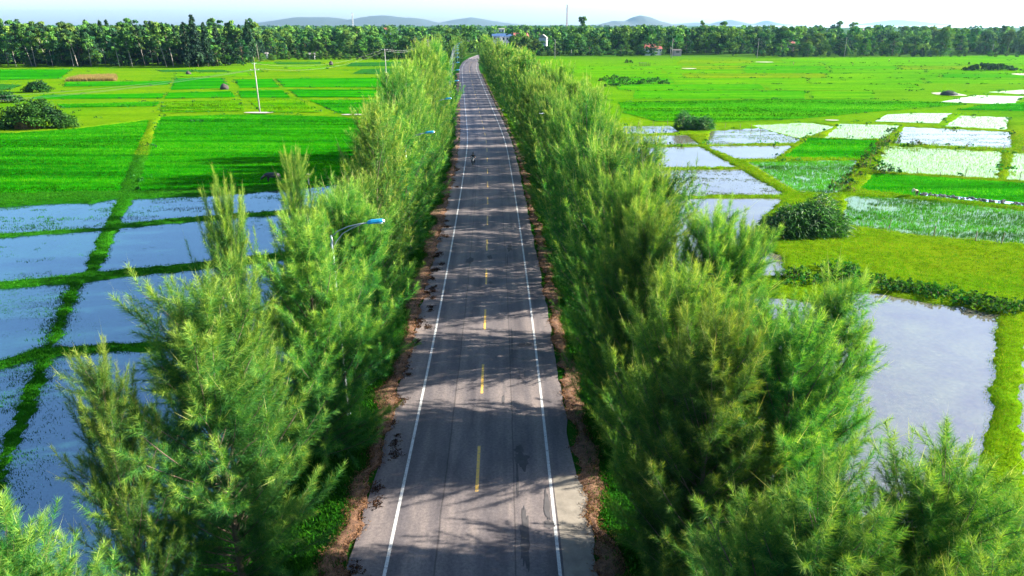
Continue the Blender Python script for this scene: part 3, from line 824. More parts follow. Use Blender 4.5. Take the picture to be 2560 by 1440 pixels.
# ------------------------------------------------------------------ casuarina trees along the road
def unit(v): return v / np.maximum(np.linalg.norm(v, axis=-1, keepdims=True), 1e-9)
def needles(base, dirs, length, K, nl, nw, light, seed, droop=.25, tmin=.04):
    """foxtail sprays: K fine needles along each spray axis"""
    r = np.random.default_rng(seed)
    n = len(base)
    t = r.uniform(tmin, 1, (n, K)) ** .9
    side = r.normal(0, 1, (n, 3)); 
    bend = np.cross(dirs, side); bend = unit(bend) * .12
    ax = base[:, None] + dirs[:, None] * (length[:, None] * t)[..., None] + bend[:, None] * (length[:, None] * t ** 2)[..., None]
    ax[..., 2] += .12 * length[:, None] * t ** 2
    rad = r.normal(0, 1, (n, K, 3)); rad -= dirs[:, None] * np.sum(rad * dirs[:, None], -1, keepdims=True)
    rad = unit(rad)
    a = r.uniform(.55, 1.25, (n, K, 1)) * (1.10 - .45 * t[..., None])
    d = dirs[:, None] * np.cos(a) + rad * np.sin(a)
    d[..., 2] -= droop * r.uniform(.4, 1.4, (n, K)) * (1.1 - t)
    L = nl * r.uniform(.6, 1.2, (n, K)) * (1.1 - .45 * t)
    tip = ax + unit(d) * L[..., None]
    sd = unit(np.cross(d, r.normal(0, 1, (n, K, 3)))) * (nw * .5)
    V = np.empty((n, K, 3, 3)); V[:, :, 0] = ax - sd; V[:, :, 1] = ax + sd; V[:, :, 2] = tip
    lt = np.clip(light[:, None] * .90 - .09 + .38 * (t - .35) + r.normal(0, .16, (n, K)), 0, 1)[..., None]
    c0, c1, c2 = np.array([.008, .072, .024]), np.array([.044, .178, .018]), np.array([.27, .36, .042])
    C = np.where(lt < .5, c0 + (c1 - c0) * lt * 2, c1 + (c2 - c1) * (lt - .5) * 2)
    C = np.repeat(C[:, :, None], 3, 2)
    return V.reshape(-1, 3), C.reshape(-1, 3)

def casuarina(seed, H, Rad, nb, per, K, nl, nw, twigs=True, dead=.03):
    r = np.random.default_rng(seed)
    wood = MB()
    zs = np.linspace(0, H, 9); ph = r.uniform(0, 6.28, 2)
    tx = .12 * np.sin(zs * .5 + ph[0]) * zs / H * 1.4; ty = .12 * np.sin(zs * .45 + ph[1]) * zs / H * 1.4
    wood.tube([(tx[i], ty[i], zs[i] - (.3 if i == 0 else 0)) for i in range(9)], list(.13 * (1 - zs / H) ** .8 + .012), 7)
    B, D, L, LT = [], [], [], []
    leaders = r.integers(2, 5)
    for i in range(nb + leaders):
        if i < nb:
            u = (i + r.uniform(0, 1)) / nb
            x = .015 + .955 * u ** 1.25
            prof = (.78 + .22 * min(x / .25, 1)) if x < .25 else ((1 - x) / .75) ** .66 * .96 + .05
            e = R(36 + 32 * x + r.normal(0, 8)); Lb = (Rad * prof * r.uniform(.55, 1.12) + .25) / math.cos(min(e, R(60))) * .92
            az = i * 2.39996 + r.normal(0, .35); lift = .12
        else:
            x = r.uniform(.40, .66); e = R(r.uniform(70, 80)); Lb = H * r.uniform(.24, .36); az = r.uniform(0, 6.28); lift = .05
        z0 = x * H
        p0 = np.array([np.interp(z0, zs, tx), np.interp(z0, zs, ty), z0])
        if i >= nb: p0 = p0 + np.array([math.cos(az), math.sin(az), 0]) * r.uniform(.25, .8)
        d0 = np.array([math.cos(az) * math.cos(e), math.sin(az) * math.cos(e), math.sin(e)])
        ts = np.linspace(0, 1, 5)
        wob = r.normal(0, .05, 3)
        pts = [p0 + d0 * Lb * t + np.array([0, 0, lift * Lb * t * t]) + wob * Lb * t * t for t in ts]
        rb = .012 + .016 * Lb / 3
        wood.tube([tuple(p) for p in pts], [rb, rb * .85, rb * .65, rb * .45, .006], 4, False)
        m = max(3, int(per * Lb * (1.0 if i < nb else 1.3) * r.uniform(.75, 1.25)))
        shade = r.uniform(-.10, .12)
        for j in range(m):
            t = .16 + .84 * ((j + r.random()) / m)
            q = p0 + d0 * Lb * t + np.array([0, 0, lift * Lb * t * t]) + wob * Lb * t * t
            tg = d0 + np.array([0, 0, 2 * lift * t])
            sv = r.normal(0, 1, 3) * (.62 if t < .93 else .22)
            d = unit(tg * 1.0 + sv + np.array([0, 0, .25 + .35 * x]))
            l = r.uniform(.75, 1.45) * (1.15 - .35 * t)
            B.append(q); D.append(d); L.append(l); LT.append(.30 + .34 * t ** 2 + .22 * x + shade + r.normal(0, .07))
            if twigs and l > .55:
                wood.tube([tuple(q), tuple(q + d * l * .55)], [.006, .003], 3, False)
    for j in range(int(per * 3)):                                   # the leading shoot
        z0 = H * (.86 + .16 * j / (per * 3)); q = np.array([np.interp(z0, zs, tx), np.interp(z0, zs, ty), min(z0, H)])
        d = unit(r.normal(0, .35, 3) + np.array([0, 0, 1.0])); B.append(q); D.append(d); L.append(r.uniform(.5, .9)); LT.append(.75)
    B, D, L, LT = np.array(B), np.array(D), np.array(L), np.array(LT)
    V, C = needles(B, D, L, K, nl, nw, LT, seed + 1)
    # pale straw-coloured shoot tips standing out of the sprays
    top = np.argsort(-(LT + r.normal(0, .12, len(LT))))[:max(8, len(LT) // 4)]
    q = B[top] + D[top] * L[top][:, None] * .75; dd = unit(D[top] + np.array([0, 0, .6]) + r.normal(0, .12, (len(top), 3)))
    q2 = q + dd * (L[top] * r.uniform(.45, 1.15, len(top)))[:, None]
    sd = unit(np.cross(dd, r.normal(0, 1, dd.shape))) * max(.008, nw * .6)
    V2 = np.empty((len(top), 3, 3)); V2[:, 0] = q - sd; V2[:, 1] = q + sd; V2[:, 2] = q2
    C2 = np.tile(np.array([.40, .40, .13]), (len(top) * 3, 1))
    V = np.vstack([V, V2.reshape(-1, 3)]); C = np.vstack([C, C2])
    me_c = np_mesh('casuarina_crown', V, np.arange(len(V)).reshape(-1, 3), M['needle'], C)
    return wood.mesh('casuarina_trunk', M['bark'], True), me_c, H + 1.0

NEAR = [casuarina(100 + i, H, Rd, nb, 3.3, 150, .42, .0125) for i, (H, Rd, nb) in enumerate([(13, 3.5, 128), (13, 3.1, 120), (13, 3.8, 136), (13, 2.6, 108)])]
MID = [casuarina(200 + i, 13, Rd, 84, 3.0, 52, .46, .028, False) for i, Rd in enumerate((3.1, 3.5, 2.8, 3.3))]
FAR = [casuarina(300 + i, 13, Rd, 50, 2.4, 22, .6, .08, False) for i, Rd in enumerate((3.1, 3.5, 2.8, 3.2))]
ORD = ['first', 'second', 'third', 'fourth', 'fifth', 'sixth', 'seventh', 'eighth', 'ninth', 'tenth', 'eleventh', 'twelfth', 'thirteenth', 'fourteenth', 'fifteenth',
       'sixteenth', 'seventeenth', 'eighteenth', 'nineteenth', 'twentieth']
_T = {20: 'twenty', 30: 'thirty', 40: 'forty', 50: 'fifty', 60: 'sixty', 70: 'seventy', 80: 'eighty', 90: 'ninety'}
for _t in range(20, 100, 10):
    if _t > 20: ORD.append(_T[_t][:-1] + 'ieth')
    ORD += [f'{_T[_t]}-{w_}' for w_ in ORD[:9]]
def plant(name, kind, x, y, h, wide, rz, label, group):
    tm, cm, H = kind
    root = empty(name, (x, y, float(ground_z(np.array([x]), np.array([y]))[0]) - .05), rz)
    root.scale = (wide, wide, h / H)
    tag(root, label, 'tree', group)
    link('trunk', tm, root); link('crown', cm, root)
    return root
tr = random.Random(3)
def row(side, items, rowname):
    items = sorted(items, key=lambda q: q[0])
    for i, (y, off, h, wide) in enumerate(items):
        kinds = NEAR if y < 42 else MID if y < 130 else FAR
        k = kinds[(i * 7 + (3 if side > 0 else 0)) % len(kinds)]
        lab = f'{"feathery" if y < 42 else "distant" if y > 130 else "bushy"} casuarina, {ORD[i]} from the camera in the {rowname}'
        plant('casuarina_tree', k, float(xc(y)) + side * off, y, h, wide, tr.uniform(0, 6.28), lab, f'casuarinas of the {rowname}')
# west row: (distance ahead, metres from the road's centre line, height, crown width)
west_row = [(13.4, 10.4, 10.2, .85), (19.5, 11.2, 12.0, .58), (22.8, 9.3, 12.3, 1.1), (28.8, 10.3, 14.4, .58), (31.2, 7.8, 12.0, 1.05), (36.8, 9.6, 14.6, .62), (39.0, 7.9, 11.6, 1.0),
            (44.5, 8.9, 11.2, 1.0), (49.0, 8.2, 11.0, .9)]
y = 54.5
while y < 128:
    west_row.append((y, 8.7 + tr.uniform(-.7, .8), 14.6 + (y - 50) * .03 + tr.uniform(-2.4, 1.6), tr.uniform(1.0, 1.25))); y += tr.uniform(3.2, 4.6)
for y in (424, 431, 438, 446, 455, 463, 472, 482): west_row.append((y, 9 + tr.uniform(-1, 2), tr.uniform(11, 14), 1.25))
row(-1, west_row, 'left roadside row')
east_row = [(10.3, 8.8, 10.4, .9), (13.4, 8.6, 10.8, .9), (20.4, 8.1, 11.8, .95), (23.6, 7.9, 12.4, .9), (31.2, 8.0, 12.8, .92), (34.6, 7.7, 13.2, .9), (42.0, 7.8, 13.6, .95), (45.4, 7.6, 13.4, .92)]
y = 53.0
while y < 470:
    east_row.append((y, 7.5 + tr.uniform(-.4, .6), 13.8 + tr.uniform(-3.0, 2.2), tr.uniform(.9, 1.08))); y += (3.7 if len(east_row) % 2 else 7.6) * tr.uniform(.9, 1.15) * (1 if y < 150 else 1.1)
row(1, east_row, 'right roadside front row')
back_row = [(11.6, 11.8, 11.0, .95), (14.8, 12.4, 11.2, .9), (16.4, 15.2, 8.8, .8), (21.6, 11.2, 12.2, .95), (23.6, 13.2, 13.0, .95), (32.4, 11.4, 12.8, .95), (34.2, 13.4, 12.2, .9), (43.2, 11.4, 13.2, 1.0)]
y = 53
while y < 330:
    back_row.append((y, 11.6 + tr.uniform(-.6, 1.0), 13.8 + tr.uniform(-2.4, 1.6), tr.uniform(.95, 1.2))); y += tr.uniform(5.5, 8.5)
row(1, back_row, 'back row right of the road')

# ------------------------------------------------------------------ leafy plants built from many leaf faces
def leaf_cloud(lumps, per, size, cols, seed, flat=.75, hollow=.45):
    """lumps: (cx,cy,cz,rx,ry,rz); leaf triangles mostly in the outer shell of each lump, facing outwards"""
    r = np.random.default_rng(seed); Vs, Cs = [], []
    cols = np.array(cols)
    for (cx, cy, cz, rx, ry, rz) in lumps:
        n = max(12, int(per * (rx * ry * rz) ** (2 / 3)))
        d = unit(r.normal(0, 1, (n, 3))); d[:, 2] = np.where(d[:, 2] < -.35, -d[:, 2], d[:, 2])
        q = hollow + (1 - hollow) * r.random((n, 1)) ** .5
        c = np.array([cx, cy, cz]) + d * q * np.array([rx, ry, rz]) * (1 + r.normal(0, .10, (n, 1)))
        nrm = unit(d + r.normal(0, flat, (n, 3)))
        u = unit(np.cross(nrm, r.normal(0, 1, (n, 3)))); v = np.cross(nrm, u)
        s = size * r.uniform(.6, 1.4, (n, 1))
        V = np.empty((n, 3, 3)); V[:, 0] = c - u * s * .55 - v * s * .3; V[:, 1] = c + u * s * .55 - v * s * .3; V[:, 2] = c + v * s * .75
        col = cols[r.integers(0, len(cols))] * r.uniform(.8, 1.2)
        C = np.clip(col * r.uniform(.7, 1.35, (n, 1)), 0, 1)
        Vs.append(V.reshape(-1, 3)); Cs.append(np.repeat(C, 3, 0))
    return np.vstack(Vs), np.vstack(Cs)
EUC = [(.045, .125, .022), (.07, .155, .022), (.105, .19, .022), (.022, .08, .024)]
BRD = [(.017, .085, .014), (.035, .125, .014), (.07, .17, .014), (.010, .05, .016)]
DRK = [(.008, .034, .018), (.012, .045, .018), (.018, .058, .018)]
def eucalypt(seed, H, lean, per=46):
    r = np.random.default_rng(seed); w = MB()
    az = r.uniform(-.5, .5) + math.pi
    n = 6
    path = [np.array([math.cos(az) * lean * H * (t ** 1.3), math.sin(az) * lean * H * (t ** 1.3) * .4, H * .9 * t]) for t in np.linspace(0, 1, n)]
    w.tube([tuple(p) for p in path], list(np.linspace(.20, .05, n)), 6)
    lumps = []
    for k in range(int(r.integers(22, 30))):
        t = r.uniform(.40, 1.0); p = np.array([np.interp(t, np.linspace(0, 1, n), [q[i] for q in path]) for i in range(3)])
        a = r.uniform(0, 6.28); L = H * r.uniform(.05, .16) * (1.25 - .6 * t)
        q = p + np.array([math.cos(a) * L, math.sin(a) * L, L * r.uniform(.35, .9)])
        w.tube([tuple(p), tuple((p + q) / 2 + np.array([0, 0, .15])), tuple(q)], [.07, .05, .02], 4, False)
        rr = H * r.uniform(.03, .075); lumps.append((*q, rr * 1.1, rr * 1.1, rr))
    V, C = leaf_cloud(lumps, per, H * .034, EUC, seed)
    return w.mesh('eucalyptus_trunk', M['bark_p'], True), np_mesh('eucalyptus_crown', V, np.arange(len(V)).reshape(-1, 3), M['leaf'], C), H
def broadleaf(seed, H, Rd, per=38, pal=BRD, low=.18, nl=15):
    r = np.random.default_rng(seed); w = MB()
    w.tube([(0, 0, -.3), (.1, 0, H * .2), (.05, .1, H * .5), (0, 0, H * .8)], [.26, .2, .13, .04], 6)
    lumps = []
    for k in range(nl):
        x = low + (1 - low) * ((k + r.random()) / nl); a = k * 2.4 + r.normal(0, .4)
        pr = Rd * math.sin(math.pi * min(1, (x - low) / (1 - low) * .86 + .14)) ** .7 * r.uniform(.45, .85)
        rr = Rd * r.uniform(.24, .46)
        c = (math.cos(a) * pr, math.sin(a) * pr, H * x * .92)
        lumps.append((*c, rr, rr, rr * .8))
        w.tube([(0, 0, H * max(.12, x * .6)), (c[0] * .6, c[1] * .6, c[2] * .9), c], [.08, .05, .02], 4, False)
    V, C = leaf_cloud(lumps, per, H * .042, pal, seed)
    return w.mesh('broadleaf_trunk', M['bark'], True), np_mesh('broadleaf_crown', V, np.arange(len(V)).reshape(-1, 3), M['leaf'], C), H
def pine_like(seed, H, Rd, per=40):
    r = np.random.default_rng(seed); w = MB(); lumps = []
    w.tube([(0, 0, -.3), (0, 0, H * .95)], [.2, .03], 6)
    for k in range(24):
        x = .1 + .9 * (k + r.random()) / 24; a = k * 2.4; pr = Rd * (1 - x) ** .7 * r.uniform(.4, .8); rr = Rd * (.16 + .28 * (1 - x))
        c = (math.cos(a) * pr, math.sin(a) * pr, H * x); lumps.append((*c, rr, rr, rr * 1.7))
        w.tube([(0, 0, c[2] * .9), c], [.05, .015], 4, False)
    V, C = leaf_cloud(lumps, per, H * .035, DRK, seed)
    return w.mesh('evergreen_trunk', M['bark'], True), np_mesh('evergreen_crown', V, np.arange(len(V)).reshape(-1, 3), M['leaf'], C), H

EUCS = [eucalypt(400 + i, 22, l) for i, l in enumerate((.16, .10, .20, .06, .13, .18, .03, .11))]
BRDS = [broadleaf(420 + i, 14, rd, 36, pal, .05, 21) for i, (rd, pal) in enumerate(((5, BRD), (5.5, BRD + EUC[:2]), (4.5, DRK + BRD), (6, EUC), (4.2, EUC[1:3] + BRD)))]
PINS = [pine_like(440 + i, 22, rd) for i, rd in enumerate((4.6, 4.0, 5.2))]
def wood_tree(name, kinds, px, py, h, label, group, wide=1.0, z=-1.0, jit=0):
    x, y, _ = P(px, py, z)
    k = kinds[tr.randrange(len(kinds))]
    root = empty(name, (x, y + jit, -1.05), tr.uniform(-1.0, 1.0) if kinds is EUCS else tr.uniform(0, 6.28))
    s = h / k[2]; root.scale = (s * wide * tr.uniform(.75, 1.3), s * wide * tr.uniform(.8, 1.2), s)
    tag(root, label, 'tree', group); link('trunk', k[0], root); link('crown', k[1], root)
    return root
# tall wood behind the fields on the left
G1 = 'tall wood behind the left fields'
for i in range(34):
    px = -60 + 700 * (i + tr.random()) / 34
    py = 166 + tr.uniform(-3, 1.5) if px < 540 else 152 + tr.uniform(-3, 2)
    wood_tree('eucalyptus_tree', EUCS, px, py, tr.uniform(19, 23.5) if px < 540 else tr.uniform(16, 20), f'leaning eucalyptus with bare pale trunk, {ORD[i]} from the left along the left wood edge', G1)
for i in range(44):
    px = -120 + 770 * (i + tr.random()) / 44
    wood_tree('eucalyptus_tree', EUCS, px, 158 - tr.uniform(0, 12), tr.uniform(17, 25), f'eucalyptus crown deep in the tall left wood, {ORD[i]} from the left', G1, jit=tr.uniform(0, 30))
for i in range(64):
    px = -120 + 770 * (i + tr.random()) / 64
    wood_tree('evergreen_tree', PINS, px, 156 - tr.uniform(0, 10), tr.uniform(15, 24), f'dark conical evergreen inside the tall left wood, {ORD[i]} from the left', G1, jit=tr.uniform(0, 30))
for i in range(98):
    px = -120 + 730 * (i + tr.random()) / 98
    wood_tree('understorey_tree', BRDS[:3], px, 165.5 - tr.uniform(0, 9), tr.uniform(6, 16), f'low dark leafy tree under the left wood eucalypts, {ORD[i]} from the left', G1, 1.1)
for px, py, h, lab in ((496, 168, 25.5, 'tallest dark casuarina at the right end of the left wood'), (474, 169, 22, 'dark casuarina pressed against the tallest one in the left wood'), (522, 167, 22, 'dark casuarina just right of the tallest one in the left wood'),
                       (628, 157, 23, 'lone dark casuarina standing right of the left wood')):
    wood_tree('evergreen_tree', PINS, px, py, h, lab, None, .9)
for px, h, lab in ((545, 11, 'bright rounded tree in front of the left wood, beside the tallest casuarina'), (590, 9, 'small sunlit tree at the right foot of the left wood')):
    wood_tree('broadleaf_tree', BRDS[4:], px, 166 if px < 560 else 160, h, lab, None)
# middle belt behind the left fields
G2 = 'tree belt between the left wood and the road'
for i in range(30):
    px = 640 + 520 * (i + tr.random()) / 30
    wood_tree('broadleaf_tree', BRDS, px, 147 - tr.uniform(0, 6), tr.uniform(7, 15), f'broad green tree, {ORD[i]} from the left in the belt between left wood and road', G2, 1.1)
for i in range(34):
    px = 640 + 540 * (i + tr.random()) / 34
    wood_tree('broadleaf_tree', BRDS + PINS, px, 139 - tr.uniform(0, 14), tr.uniform(9, 18), f'tall tree, {ORD[i]} from the left at the back of the belt left of the road', G2, 1.1)
for i in range(34):
    px = 640 + 460 * (i + tr.random()) / 34
    wood_tree('shrub', BRDS[3:], px, 149 + (6 if px < 700 else 0) * tr.random(), tr.uniform(3, 5.5), f'rounded shrub, {ORD[i]} from the left at the foot of the belt left of the road', 'shrubs at the foot of the left belt', 1.4)
# belt behind the fields on the right
G3 = 'tree belt behind the right fields'
for i in range(64):
    px = 1290 + 1400 * (i + tr.random()) / 64
    yb_ = 142 if px < 1640 else 137 if px < 1900 else 143 if px < 2400 else 139
    wood_tree('broadleaf_tree', BRDS, px, yb_ - tr.uniform(1, 6), tr.uniform(6, 15) * (1.15 if tr.random() < .3 else 1), f'broad green tree, {ORD[i]} from the left at the front of the right belt', G3, 1.15)
for i in range(70):
    px = 1290 + 1400 * (i + tr.random()) / 70
    wood_tree('broadleaf_tree', BRDS + EUCS[:2], px, 132 - tr.uniform(0, 14), tr.uniform(9, 19), f'tall tree, {ORD[i]} from the left at the back of the right belt', G3, 1.1)
for i in range(16):
    px = 1690 + 260 * (i + tr.random()) / 16
    wood_tree('eucalyptus_tree', EUCS, px, 131 + tr.uniform(-2, 1), tr.uniform(15, 19), f'slim eucalyptus, {ORD[i]} from the left in the grove behind the right fields', G3)
for i in range(40):
    px = 1340 + 1260 * (i + tr.random()) / 40
    yb_ = 139 if px < 1640 else 134 if px < 1900 else 142
    wood_tree('shrub', BRDS, px, yb_ + tr.uniform(-1, 1), tr.uniform(2.5, 4.5), f'low shrub, {ORD[i]} from the left along the far edge of the right fields', 'shrubs along the far edge of the right fields', 1.4)
for i, (px, h) in enumerate(((1600, 4.0), (1612, 3.4), (1626, 3.6), (1641, 3.2), (1655, 3.8))):
    wood_tree('shrub', BRDS, px, 138, h, f'hedge shrub, {ORD[i]} from the left before the red roofed farmhouse', 'hedge before the farmhouse', 1.4)
for i in range(14):
    wood_tree('eucalyptus_tree', EUCS, 1480 + 1100 * (i + tr.random()) / 14, 126 - tr.uniform(0, 8), tr.uniform(18, 24), f'tall eucalyptus rising above the right belt, {ORD[i]} from the left', G3, .9)
wood_tree('broadleaf_tree', EUCS, 1462, 120, 29, 'tall open-crowned tree standing above the belt right of the road', None, 1.1)
wood_tree('broadleaf_tree', BRDS[:1], 1950, 143, 12, 'bushy tree at the far field edge right of the eucalyptus grove', None)
wood_tree('broadleaf_tree', BRDS[4:], 2040, 141, 12, 'small yellowish tree at the far field edge left of a power pole', None)
wood_tree('broadleaf_tree', BRDS[:1], 2160, 141, 12.5, 'rounded bright tree standing alone before the right belt', None)
wood_tree('broadleaf_tree', BRDS[3:4], 2350, 142, 19, 'large pale green tree behind a power pole at the far right', None)
wood_tree('shrub', BRDS[4:], 1832, 140, 5, 'yellow green sapling alone on the far right fields', None, .7)

# far woodland that reads as one mass
r = np.random.default_rng(9)
protoV = [leaf_cloud([(math.cos(a) * 3.2, math.sin(a) * 3.2, 5 + 4.2 * (k % 3), 3.2, 3.2, 2.8) for k, a in enumerate(np.linspace(0, 5.2, 6))], pr_, sz_, EUC + BRD, 900 + j) for pr_, sz_ in ((6.6, 1.55), (2.3, 2.6)) for j in range(6)]
Vs, Cs = [], []
for k in range(3000):
    d = 560 + 3300 * r.random() ** 1.6
    ang = r.uniform(-.80, .80)
    x, y = d * math.tan(ang) , d
    if abs(x - float(xc(min(y, 890)))) < 14 and y < 760: continue
    if x > 600 and y > 1500: continue
    v, c = protoV[r.integers(0, 6) + (0 if d < 1100 else 6)]
    s = r.uniform(.45, 1.25) * (1.0 if d < 1200 else .95); a = r.uniform(0, 6.28)
    ca, sa = math.cos(a) * s, math.sin(a) * s
    q = np.stack([v[:, 0] * ca - v[:, 1] * sa + x, v[:, 0] * sa + v[:, 1] * ca + y, v[:, 2] * s * 1.0 - 1], 1)
    Vs.append(q); Cs.append(c * r.uniform(.75, 1.25))
V, C = np.vstack(Vs), np.vstack(Cs)
o = link('far_woodland', np_mesh('far_woodland', V, np.arange(len(V)).reshape(-1, 3), M['leaf'], C))
tag(o, 'hazy woodland stretching to the hills', kind='stuff')

# ------------------------------------------------------------------ hills and sea on the horizon
def hill(name, sil, Y, depth, label, seed):
    """ridge whose skyline follows the sighted points, with slopes before and behind it"""
    pts = [A(px, py, Y) for px, py in sil]
    X = np.array([p[0] for p in pts]); Z = np.array([p[2] for p in pts])
    xs_ = np.linspace(X[0], X[-1], 90); zs_ = np.interp(xs_, X, Z)
    for _ in range(2): zs_[1:-1] = (zs_[:-2] + 2 * zs_[1:-1] + zs_[2:]) / 4
    zs_ = zs_ + (fbm(xs_ * .02, xs_ * 0, seed, 3) - .5) * .05 * (zs_.max())
    ds = np.linspace(-1, 1, 19)
    V = []
    for d in ds:
        sh = math.cos(d * math.pi / 2) ** 1.15
        for x, z in zip(xs_, zs_):
            spur = fbm(np.array([x * .008]), np.array([d * 2.0]), seed + 4, 3)[0] - .5
            V.append((x, Y + depth * d + spur * depth * .25 * (1 - abs(d)), -3 + (z + 3) * sh * (1 + spur * .5 * abs(d))))
    n = len(xs_)
    F = [(i * n + j, i * n + j + 1, (i + 1) * n + j + 1, (i + 1) * n + j) for i in range(len(ds) - 1) for j in range(n - 1)]
    o = link(name, np_mesh(name, np.array(V), np.array(F), M['hill'], None, True)); tag(o, label, kind='structure')
hill('hills', [(560, 66), (640, 64), (690, 53), (745, 43), (830, 43), (872, 50), (930, 40), (965, 38), (1000, 43), (1050, 46), (1095, 57), (1160, 62)], 9800, 1300, 'long blue hill range behind the left fields', 1)
hill('hills', [(1040, 64), (1095, 58), (1130, 50), (1180, 43), (1220, 50), (1262, 57), (1320, 63)], 10600, 1100, 'blue peak at the right end of the hill range', 2)
hill('hills', [(1470, 65), (1500, 61), (1535, 52), (1562, 53), (1580, 44), (1600, 38), (1622, 42), (1645, 52), (1672, 60), (1700, 65)], 7800, 650, 'cone shaped blue hill rising right of the road', 3)
hill('hills', [(1640, 64), (1700, 59), (1740, 56), (1780, 60), (1830, 64)], 11000, 600, 'low faint hill right of the cone shaped hill', 4)
hill('hills', [(1770, 64), (1800, 53), (1825, 49), (1850, 55), (1880, 62), (1900, 65)], 10600, 600, 'small faint hill far to the right', 5)
hill('hills', [(1880, 64), (1915, 51), (1950, 60), (2010, 64)], 11600, 500, 'very faint pointed hill at the edge of the sea', 6)
hill('hills', [(2120, 63), (2180, 57), (2240, 49), (2280, 52), (2310, 55), (2360, 60), (2420, 63)], 12000, 600, 'palest hills beyond the sea', 7)
V = [(A(1960, 66, 4200)[0], 4200, 1.0), (9800, 4200, 1.0), (9800, 11500, 1.0), (2900, 11500, 1.0)]
me = bpy.data.meshes.new('sea'); me.from_pydata(V, [], [(0, 1, 2, 3)]); me.materials.append(M['sea']); me.update()
tag(link('sea', me), 'strip of bright sea at the horizon', kind='structure')

# ------------------------------------------------------------------ the air
hz = MB(); hz.box((0, 400, 110), (27800, 25800, 226))
m, n, l, out = new_mat('air')
pv = n.new('ShaderNodeVolumePrincipled'); pv.inputs['Color'].default_value = (.36, .66, .90, 1); pv.inputs['Density'].default_value = .000044
pv.inputs['Anisotropy'].default_value = .6
l.new(pv.outputs[0], out.inputs['Volume'])
o = hz.build('haze', m); o['kind'] = 'stuff'

# ------------------------------------------------------------------ street lamps on the west side, every 32 m
def tube_mesh(name, paths, rad, mat, n=6):
    b = MB()
    for p in paths: b.tube(p, rad, n)
    return b.mesh(name, mat, True)
lamp_pole = MB().tube([(0, 0, -.6), (0, 0, 5), (0, 0, 10.4)], [.11, .085, .06], 10); lamp_pole.lathe([(.2, 0), (.2, .04), (.13, .10)], (0, 0, -.12), 10)
me_lpole = lamp_pole.mesh('lamp_pole', M['steel'], True)
me_larm1 = tube_mesh('lamp_arm', [[(0, 0, 10.3), (.35, 0, 10.62), (.9, 0, 10.86), (1.5, 0, 11.0), (1.95, 0, 11.06)]], .035, M['steel'])
me_larm2 = tube_mesh('lamp_arm', [[(0, 0, 9.55), (.22, 0, 10.05), (.6, 0, 10.5), (1.1, 0, 10.78), (1.55, 0, 10.97)]], .028, M['steel'])
hb = bmesh.new()
prof = [(1.88, .07, .05), (1.96, .14, .10), (2.1, .17, .13), (2.55, .16, .12), (2.72, .12, .09), (2.78, .05, .04)]
rings = []
for x, w, h in prof:
    zc = 11.06 + (x - 1.9) * .12
    rings.append([hb.verts.new((x, yy * w, zc + zz * h)) for yy, zz in ((-1, -.35), (-1, .3), (-.55, 1), (.55, 1), (1, .3), (1, -.35))])
for a, b in zip(rings[:-1], rings[1:]):
    for k in range(6): hb.faces.new((a[k], a[(k + 1) % 6], b[(k + 1) % 6], b[k]))
hb.faces.new(rings[0]); hb.faces.new(rings[-1][::-1]); bmesh.ops.recalc_face_normals(hb, faces=hb.faces)
me_lhead = bpy.data.meshes.new('lamp_head'); hb.to_mesh(me_lhead); hb.free(); me_lhead.materials.append(M['lampblue'])
me_llens = MB().box((2.42, 0, 11.07), (.5, .22, .06), 0, .9).mesh('lens', M['lens'])
me_lcap = MB().tube([(2.71, 0, 11.155), (2.80, 0, 11.165)], [.10, .055], 8).mesh('end_cap', M['lens'], True)
for i in range(13):
    y = 35.2 + 31.9 * i
    dx = float(xc(y + 2) - xc(y - 2)) / 4
    root = empty('street_lamp', road_pt(-7.55, y), -math.atan(dx))
    root.scale = (1, 1, 1)
    lab = f'blue headed street lamp on a curved double arm, {ORD[i]} from the camera'
    tag(root, lab, 'street lamp', 'street lamps along the left side of the road')
    link('pole', me_lpole, root); link('arm', me_larm1, root); link('arm', me_larm2, root)
    hd = link('lamp_head', me_lhead, root); link('lens', me_llens, hd); link('end_cap', me_lcap, hd)

# ------------------------------------------------------------------ power poles and wires
me_ppole = MB().tube([(0, 0, -.8), (0, 0, 6), (0, 0, 12)], [.19, .15, .10], 8).mesh('utility_pole', M['pole'], True)
me_arm = MB().box((0, 0, 0), (2.0, .10, .12)).mesh('crossarm', M['pole'])
me_ins = MB().lathe([(.03, 0), (.07, .05), (.07, .10), (.03, .16)], (0, 0, 0), 6).mesh('insulator', M['lens'], True)
def pole(px, pbase, h, label, group=None, arms=((.25, 1),), rz=0.0, lean=0.0, Y=None, slim=1.0):
    x, y, _ = P(px, pbase, -1.0)
    root = empty('utility_pole', (x, y, -1.0), rz); root.rotation_euler = (0, lean, rz)
    tag(root, label, 'utility pole', group)
    p = link('pole', me_ppole, root); p.scale = (slim, slim, h / 12)
    for dz, w in arms:
        a = link('crossarm', me_arm, root); a.location = (0, .12, h - dz); a.scale = (w, 1, 1)
        for sx in (-.9, 0, .9):
            q = link('insulator', me_ins, root); q.location = (sx * w, .12, h - dz + .06)
    return Vector((x, y, -1.0 + h))
p1 = pole(650, 281, 12.4, 'tall pale concrete power pole standing in a sandy patch of rice', None, ((.3, .5), (1.8, 1.1)), .5)
p2 = pole(968, 232, 14.0, 'power pole with a transformer behind the left roadside trees', None, ((.3, 1.0), (3.6, 1.2), (9.0, .9)), .3)
tb = MB().lathe([(.36, 0), (.4, .1), (.4, .9), (.3, 1.05)], (0, 0, 0), 12)
troot = [o for o in COL.objects if o.get('label', '').startswith('power pole with a transformer')][0]
t_ = tb.build('transformer', M['steel'], troot, True); t_.location = (.5, 0, 4.6)
p3 = pole(1071.5, 150, 12.5, 'slim power pole before the dark belt left of the road', None, ((.3, .8),), .2)
